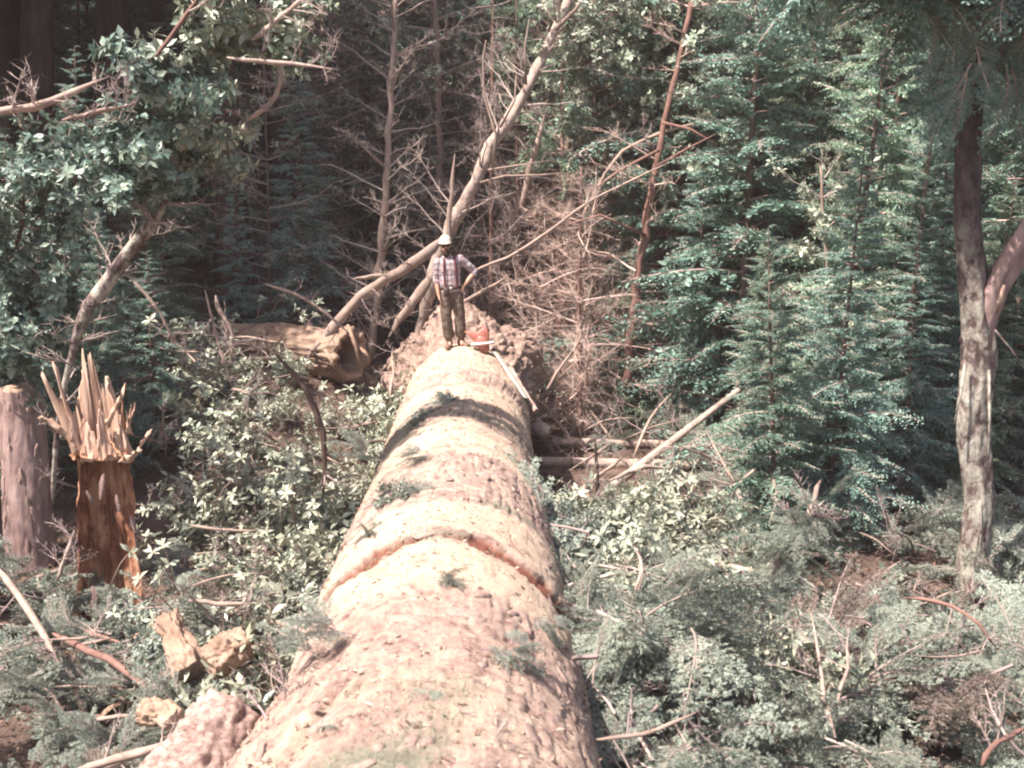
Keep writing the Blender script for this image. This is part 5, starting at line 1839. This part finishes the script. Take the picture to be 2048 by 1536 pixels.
# joints, local metres: x to the right of the picture, -y towards the camera
HIP_L, HIP_R = np.array((-0.095, 0, 0.90)), np.array((0.095, 0, 0.90))
KN_L, KN_R = np.array((-0.105, -0.04, 0.50)), np.array((0.125, -0.03, 0.50))
AN_L, AN_R = np.array((-0.075, 0.0, 0.09)), np.array((0.135, 0.02, 0.09))
SH_L, SH_R = np.array((-0.185, 0.0, 1.42)), np.array((0.175, 0.0, 1.44))
EL_L, WR_L, HA_L = np.array((-0.235, 0.02, 1.13)), np.array((-0.215, -0.08, 0.88)), np.array((-0.20, -0.10, 0.79))
EL_R, WR_R = np.array((0.43, 0.05, 1.20)), np.array((0.225, -0.08, 1.00))
HX = -0.045                      # head sits a little to the left of the picture
body = MB()
body.loft([((0, 0, 0.82), 0.12, 0.09), ((0, 0, 0.90), 0.165, 0.115), ((0, 0, 1.02), 0.148, 0.10), ((0, 0, 1.15), 0.155, 0.105), ((0, 0, 1.30), 0.175, 0.115),
           ((0, 0.005, 1.40), 0.175, 0.10), ((-0.01, 0.01, 1.46), 0.11, 0.07), ((-0.02, 0.005, 1.50), 0.058, 0.058)])
segt(body, [(-0.02, 0.01, 1.45), (-0.035, -0.005, 1.56)], [0.058, 0.055])
# head: skull, jaw, brow, nose, ears
body.loft([((HX, -0.045, 1.530), 0.030, 0.032), ((HX, -0.040, 1.545), 0.048, 0.052), ((HX, -0.026, 1.575), 0.062, 0.078), ((HX, -0.012, 1.62), 0.072, 0.093),
           ((HX, -0.005, 1.665), 0.077, 0.098), ((HX, 0, 1.705), 0.074, 0.095), ((HX, 0.002, 1.735), 0.058, 0.075), ((HX, 0.002, 1.752), 0.028, 0.036)])
segt(body, [(HX, -0.100, 1.655), (HX, -0.122, 1.622)], [0.009, 0.013], 10)
for sx_ in (-1, 1):
    segt(body, [(HX + sx_ * 0.076, 0.005, 1.66), (HX + sx_ * 0.080, 0.008, 1.62)], [0.013, 0.010], 8)
    segt(body, [(HX + sx_ * 0.012, -0.098, 1.668), (HX + sx_ * 0.045, -0.088, 1.668)], [0.009, 0.009], 8)
for s_, e, wv in ((SH_L, EL_L, WR_L), (SH_R, EL_R, WR_R)):
    segt(body, [s_, (s_ + e) / 2, e], [0.055, 0.047, 0.040])
    segt(body, [e, e * 0.65 + wv * 0.35, wv], [0.041, 0.042, 0.027])
for h_, kn, an_ in ((HIP_L, KN_L, AN_L), (HIP_R, KN_R, AN_R)):
    segt(body, [h_, (h_ + kn) / 2, kn], [0.085, 0.075, 0.055])
    segt(body, [kn, kn * 0.6 + an_ * 0.4 + np.array((0, 0.02, 0)), an_], [0.055, 0.054, 0.036])
    segt(body, [an_, an_ + (0, -0.10, -0.045)], [0.034, 0.030])


def hand(mb, wr, d, side, nrm, curl):
    """palm, four bent fingers and a thumb"""
    d, side, nrm = unit(d), unit(side), unit(nrm)
    for q in (-0.5, 0.5):
        segt(mb, [wr, wr + d * 0.045 + side * q * 0.034, wr + d * 0.085 + side * q * 0.042], [0.022, 0.021, 0.018], 10)
    for q, (ln, o_) in enumerate(((0.068, -0.033), (0.078, -0.011), (0.072, 0.011), (0.056, 0.032))):
        b0 = wr + d * 0.088 + side * o_
        b1 = b0 + (d * math.cos(curl * 0.5) + nrm * math.sin(curl * 0.5)) * ln * 0.5
        b2 = b1 + (d * math.cos(curl * 1.2) + nrm * math.sin(curl * 1.2)) * ln * 0.3
        b3 = b2 + (d * math.cos(curl * 1.8) + nrm * math.sin(curl * 1.8)) * ln * 0.22
        segt(mb, [b0 - d * 0.02, b0, b1, b2, b3], [0.0095, 0.0095, 0.009, 0.0085, 0.007], 8)
    t0 = wr + d * 0.025 - side * 0.025
    t1 = t0 + unit(d * 0.7 - side * 0.75 + nrm * 0.2) * 0.038
    segt(mb, [t0, t1, t1 + unit(d * 0.95 - side * 0.15 + nrm * 0.3) * 0.032], [0.013, 0.011, 0.009], 8)


hand(body, WR_L, HA_L - WR_L, (0, -1, 0.1), (1, 0, 0), 0.5)
hand(body, WR_R, (-0.35, 0.30, -0.75), (0.2, -0.9, -0.2), (-0.9, 0.1, 0.2), 0.7)
body_me = remeshed(body, 0.0068, 3, M['skin'])
part('body', body_me, M['skin'], man)

sh = MB()
sh.loft([((0, 0, 0.90), 0.178, 0.132), ((0, 0, 0.96), 0.176, 0.128), ((0, -0.005, 1.03), 0.180, 0.135), ((0, 0, 1.15), 0.178, 0.128), ((0, 0, 1.29), 0.195, 0.135),
         ((0, 0.005, 1.39), 0.198, 0.118), ((-0.01, 0.01, 1.455), 0.135, 0.088), ((-0.02, 0.008, 1.495), 0.068, 0.068)])
for s_, e, wv, f in ((SH_L, EL_L, WR_L, 0.22), (SH_R, EL_R, WR_R, 0.18)):
    cuff = e + (wv - e) * f
    segt(sh, [s_ + (0, 0, -0.01), (s_ + e) / 2, e], [0.076, 0.068, 0.060])
    segt(sh, [e, cuff], [0.058, 0.056])
shm = remeshed(sh, 0.011, 2, M['shirt'], 'shirt')
co = np.empty(len(shm.vertices) * 3, np.float32)
shm.vertices.foreach_get('co', co)
co = co.reshape(-1, 3)
cr_ = fbm(co * np.array((9, 9, 16)), 3, 1601)[:, None]
nrm = np.empty(len(shm.vertices) * 3, np.float32)
shm.vertices.foreach_get('normal', nrm)
co = co + nrm.reshape(-1, 3) * cr_ * 0.016
shm.vertices.foreach_set('co', co.astype(np.float32).ravel())
part('shirt', shm, M['shirt'], man)

tr_ = MB()
tr_.loft([((0, 0, 0.80), 0.13, 0.105), ((0, 0.005, 0.86), 0.178, 0.125), ((0, 0.005, 0.94), 0.176, 0.122), ((0, 0, 1.00), 0.165, 0.114)])
for h_, kn, an_ in ((HIP_L, KN_L, AN_L), (HIP_R, KN_R, AN_R)):
    segt(tr_, [h_ + (0, 0, -0.02), (h_ + kn) / 2, kn], [0.106, 0.103, 0.094])
    segt(tr_, [kn, (kn + an_) / 2, an_ + (0, 0, 0.10)], [0.094, 0.095, 0.092])
trm = remeshed(tr_, 0.011, 2, M['trousers'], 'trousers')
co = np.empty(len(trm.vertices) * 3, np.float32)
trm.vertices.foreach_get('co', co)
co = co.reshape(-1, 3)
nrm = np.empty(len(trm.vertices) * 3, np.float32)
trm.vertices.foreach_get('normal', nrm)
co = co + nrm.reshape(-1, 3) * fbm(co * np.array((9, 9, 14)), 3, 1603)[:, None] * 0.016
trm.vertices.foreach_set('co', co.astype(np.float32).ravel())
part('trousers', trm, M['trousers'], man)

for an_, yaw in ((AN_L, -0.35), (AN_R, 0.55)):
    bt = MB()
    d = np.array((math.sin(yaw), -math.cos(yaw), 0))
    rings = []
    for (dist, zc, w_, h_) in ((-0.085, 0.05, 0.020, 0.03), (-0.075, 0.07, 0.040, 0.068), (-0.02, 0.085, 0.045, 0.085), (0.04, 0.062, 0.046, 0.062), (0.11, 0.045, 0.052, 0.045), (0.165, 0.038, 0.048, 0.037), (0.195, 0.028, 0.022, 0.022)):
        a = np.arange(16) * 2 * math.pi / 16
        sd = np.array((-d[1], d[0], 0))
        rings.append(np.array((an_[0], an_[1], 0)) + d * dist + np.outer(np.cos(a) * w_, sd) + np.outer(np.clip(np.sin(a) * h_, -h_ * 0.85, h_) + zc - 0.02, (0, 0, 1.0)))
    bt.loft(rings)
    segt(bt, [(an_[0], an_[1], 0.08), (an_[0], an_[1], 0.24)], [0.052, 0.062], 14)
    part('boot', bt, M['boot'], man, smooth=True, world=False)

hat = MB()
prof = [(0.118, 1.688), (0.124, 1.692), (0.118, 1.700), (0.112, 1.715), (0.108, 1.745), (0.094, 1.780), (0.068, 1.806), (0.034, 1.820), (0.006, 1.823)]
rings = []
for r_, z in prof:
    a = np.arange(28) * 2 * math.pi / 28
    br = 1 + (0.22 * np.clip(-np.sin(a), 0, 1) ** 3 if z < 1.705 else 0)
    rings.append(np.stack([HX + r_ * 0.93 * np.cos(a), -0.005 + r_ * 1.12 * np.sin(a) * br, z + 0 * a], 1))
hat.loft(rings)
part('hard_hat', hat, M['hat'], man, smooth=True, world=False)
ridge = MB()
for dx_ in (-0.03, 0, 0.03):
    t = np.linspace(-1.25, 1.25, 12)
    ridge.tube(np.stack([np.full(12, HX + dx_), -0.005 + 0.118 * np.sin(t), 1.712 + 0.110 * np.cos(t) - abs(dx_) * 0.25], 1), 0.007, 6)
part('hat_ridges', ridge, M['hat'], man, smooth=True, world=False, kind='stuff')
gls = MB()
for sx_ in (-1, 1):
    gls.loft([np.stack([HX + sx_ * 0.034 + 0.031 * np.cos(a) * k_, np.full(16, yk), 1.652 + 0.022 * np.sin(a) * k_], 1)
              for a, k_, yk in ((np.arange(16) * 2 * math.pi / 16, 1.0, -0.098), (np.arange(16) * 2 * math.pi / 16, 1.0, -0.108), (np.arange(16) * 2 * math.pi / 16, 0.7, -0.112))])
    gls.tube([(HX + sx_ * 0.064, -0.098, 1.658), (HX + sx_ * 0.082, -0.05, 1.660), (HX + sx_ * 0.082, 0.01, 1.655)], 0.004, 6)
gls.tube([(HX - 0.01, -0.108, 1.658), (HX, -0.114, 1.661), (HX + 0.01, -0.108, 1.658)], 0.004, 6)
part('sunglasses', gls, M['black'], man, smooth=True, world=False)
brd = MB()
brd.loft([((HX, -0.055, 1.475), 0.028, 0.026), ((HX, -0.055, 1.50), 0.052, 0.050), ((HX, -0.042, 1.535), 0.066, 0.068), ((HX, -0.033, 1.57), 0.070, 0.078), ((HX, -0.022, 1.592), 0.068, 0.070)])
brd.tube([(HX - 0.036, -0.094, 1.592), (HX, -0.118, 1.603), (HX + 0.036, -0.094, 1.592)], [0.007, 0.011, 0.007], 8)
part('beard', brd, M['hair'], man, smooth=True, world=False)
mth = MB()
mth.tube([(HX - 0.020, -0.108, 1.586), (HX, -0.115, 1.585), (HX + 0.020, -0.108, 1.586)], [0.003, 0.006, 0.003], 8)
part('mouth', mth, M['lips'], man, smooth=True, world=False)
hr = MB()
hr.loft([((HX, 0.03, 1.56), 0.055, 0.055), ((HX, 0.028, 1.60), 0.076, 0.074), ((HX, 0.016, 1.66), 0.083, 0.090), ((HX, 0.010, 1.70), 0.083, 0.096)])
part('hair', hr, M['hair'], man, smooth=True, world=False)
for sx_ in (-0.098, 0.098):
    sp = MB()
    pts = [(sx_ * 0.95, -0.128, 0.99), (sx_, -0.150, 1.08), (sx_ * 1.02, -0.148, 1.2), (sx_, -0.142, 1.32), (sx_ * 0.9, -0.105, 1.43), (sx_ * 0.85, 0.0, 1.490), (sx_ * 0.8, 0.11, 1.42), (sx_ * 0.5, 0.14, 1.2), (sx_ * 0.4, 0.13, 1.0)]
    for q in range(len(pts) - 1):
        pass
    P = np.array(pts)
    Lf, Rt = P.copy(), P.copy()
    Lf[:, 0] -= 0.014
    Rt[:, 0] += 0.014
    tk = unit(P - np.array((0, 0.01, 0))[None] * 0 - np.array([(0, 0.0, z) for z in P[:, 2]])) * 0.008
    n = len(P)
    V = np.vstack([Lf - tk, Rt - tk, Rt + tk, Lf + tk])
    fc = []
    for q in range(n - 1):
        for a in range(4):
            b = (a + 1) % 4
            fc.append((a * n + q, b * n + q, b * n + q + 1, a * n + q + 1))
    sp.add(V, [np.array(fc), np.array([(0, n, 2 * n, 3 * n), (n - 1, 2 * n - 1, 3 * n - 1, 4 * n - 1)])])
    part('suspender', sp, M['red'], man, world=False)
belt = MB()
a = np.linspace(0, 2 * math.pi, 30)
rings = []
belt.loft([((0, 0, 0.955), 0.183, 0.138), ((0, 0, 0.957), 0.190, 0.144), ((0, 0, 0.993), 0.189, 0.143), ((0, 0, 0.995), 0.182, 0.137)])
part('belt', belt, M['leather'], man, smooth=True, world=False)
bk = MB()
bk.box((0, -0.147, 0.975), (0.024, 0.006, 0.019))
part('buckle', bk, M['brass'], man, world=False)
pouch = MB()
pouch.loft([((-0.085, -0.165, 0.84), 0.032, 0.018), ((-0.085, -0.17, 0.86), 0.042, 0.03), ((-0.085, -0.165, 0.95), 0.045, 0.03), ((-0.085, -0.16, 0.99), 0.04, 0.02)])
part('tool_pouch', pouch, M['leather'], man, smooth=True, world=False)

man.rotation_euler = (0.02, -0.05, 0.12)
man.scale = (0.92, 0.92, 0.955)

# ------------------------------------------------------------------ chainsaw on the right shoulder of the log
M['orange'] = plain('orange_saw_housing', (0.34, 0.125, 0.095), 0.4, 0.5, 0.06)
M['white'] = plain('white_handle', (0.78, 0.74, 0.68), 0.4, 0.4, 0.05)
M['steel'] = plain('saw_steel', (0.42, 0.37, 0.31), 0.6, 0.5, 0.15)
ps = at(984, 690, 16.85)
ts = math.asin(min(0.95, (ps[0] - axis_x(16.85)) / 1.2))
sp_ = log_point(16.85, ts)
saw = thing('chainsaw', 'orange chainsaw with white handle propped on the log right of the boots', 'chainsaw', sp_)
# local frame: u along the body (up the slope), v across, n off the bark
nv = unit((math.sin(ts), -0.35, math.cos(ts)))
uv = unit(np.array((-0.28, 0.0, 1.0)) - nv * np.dot((-0.28, 0.0, 1.0), nv) * 0.2)
vv = unit(np.cross(uv, (0, -1, 0.0)))
nn_ = np.cross(vv, uv)


def L3(u, v, n_):
    return uv * u + vv * v + nn_ * n_


def prism(outline, n0, n1, bev=0.012):
    """outline in (u, v), extruded along n with a chamfered rim"""
    o_ = np.array(outline, float)
    c = o_.mean(0)
    ins = c + (o_ - c) * (1 - bev / 0.1)
    rings = []
    for src, n_ in ((ins, n0), (o_, n0 + bev), (o_, n1 - bev), (ins, n1)):
        rings.append(np.array([L3(u, v, n_) for u, v in src]))
    mb = MB()
    mb.loft(rings)
    return mb


part('housing', prism([(0.0, 0.0), (0.05, -0.06), (0.22, -0.10), (0.36, -0.15), (0.44, -0.19), (0.41, -0.10), (0.35, -0.03), (0.38, 0.06), (0.40, 0.14), (0.30, 0.16), (0.14, 0.11), (0.03, 0.06)], -0.09, 0.08), M['orange'], saw, world=False)
part('starter_cover', prism([(0.12, -0.08), (0.24, -0.09), (0.30, 0.0), (0.24, 0.09), (0.12, 0.08), (0.07, 0.0)], 0.079, 0.115), M['orange'], saw, world=False)
mb = MB()
mb.tube([L3(0.20, -0.15, -0.06), L3(0.215, -0.155, 0.06), L3(0.21, -0.12, 0.14), L3(0.17, 0.02, 0.155), L3(0.135, 0.14, 0.14), L3(0.12, 0.175, 0.06), L3(0.12, 0.17, -0.05)], 0.019, 10)
part('front_handle', mb, M['white'], saw, smooth=True, world=False)
mb = MB()
mb.tube([L3(0.36, 0.10, -0.02), L3(0.41, 0.09, -0.12), L3(0.36, 0.05, -0.22), L3(0.26, 0.03, -0.22), L3(0.20, 0.04, -0.05)], 0.02, 8)
part('rear_handle', mb, M['orange'], saw, smooth=True, world=False)
mb = MB()
mb.loft([np.array([L3(0.02 + 0.035 * math.cos(a), 0.13 + 0.035 * math.sin(a), n_) for a in np.arange(12) * math.pi / 6]) for n_ in (0.0, 0.07, 0.09)])
part('fuel_cap', mb, M['black'], saw, smooth=True, world=False)
b0, b1 = at(990, 708, 16.7) - sp_, at(1052, 800, 15.4) - sp_
bd = unit(b1 - b0)
bs = unit(np.cross(bd, (0.45, -0.5, 0.75)))
bn = np.cross(bs, bd)
ln = np.linalg.norm(b1 - b0)
ol = [(0, -0.035), (ln * 0.5, -0.038), (ln - 0.05, -0.032), (ln - 0.01, -0.016), (ln, 0), (ln - 0.01, 0.016), (ln - 0.05, 0.032), (ln * 0.5, 0.038), (0, 0.035)]
mb = MB()
mb.loft([np.array([b0 + bd * u + bs * v + bn * (n_ + 0.03) for u, v in ol]) for n_ in (-0.005, 0.005)])
part('guide_bar', mb, M['steel'], saw, world=False)
mb = MB()
ch = [b0 + bd * u + bs * v * 1.12 + bn * 0.03 for u, v in ol] + [b0 + bs * -0.045 + bn * 0.03]
mb.tube(np.array(ch), 0.008, 5)
part('chain', mb, M['steel'], saw, world=False)

# ------------------------------------------------------------------ thin warm haze added to lift the dark tones
hz = MB()
hz.box((0, 75, 25), (120, 90, 60))
hm = bpy.data.materials.new('fill_haze')
hm.use_nodes = True
hm.node_tree.nodes.clear()
ho = hm.node_tree.nodes.new('ShaderNodeOutputMaterial')
hv = hm.node_tree.nodes.new('ShaderNodeVolumePrincipled')
hv.inputs['Color'].default_value = (0.95, 0.78, 0.77, 1)
hv.inputs['Density'].default_value = 0.0010
hm.node_tree.links.new(hv.outputs[0], ho.inputs['Volume'])
solo('fill_haze', hz, hm, kind='stuff')
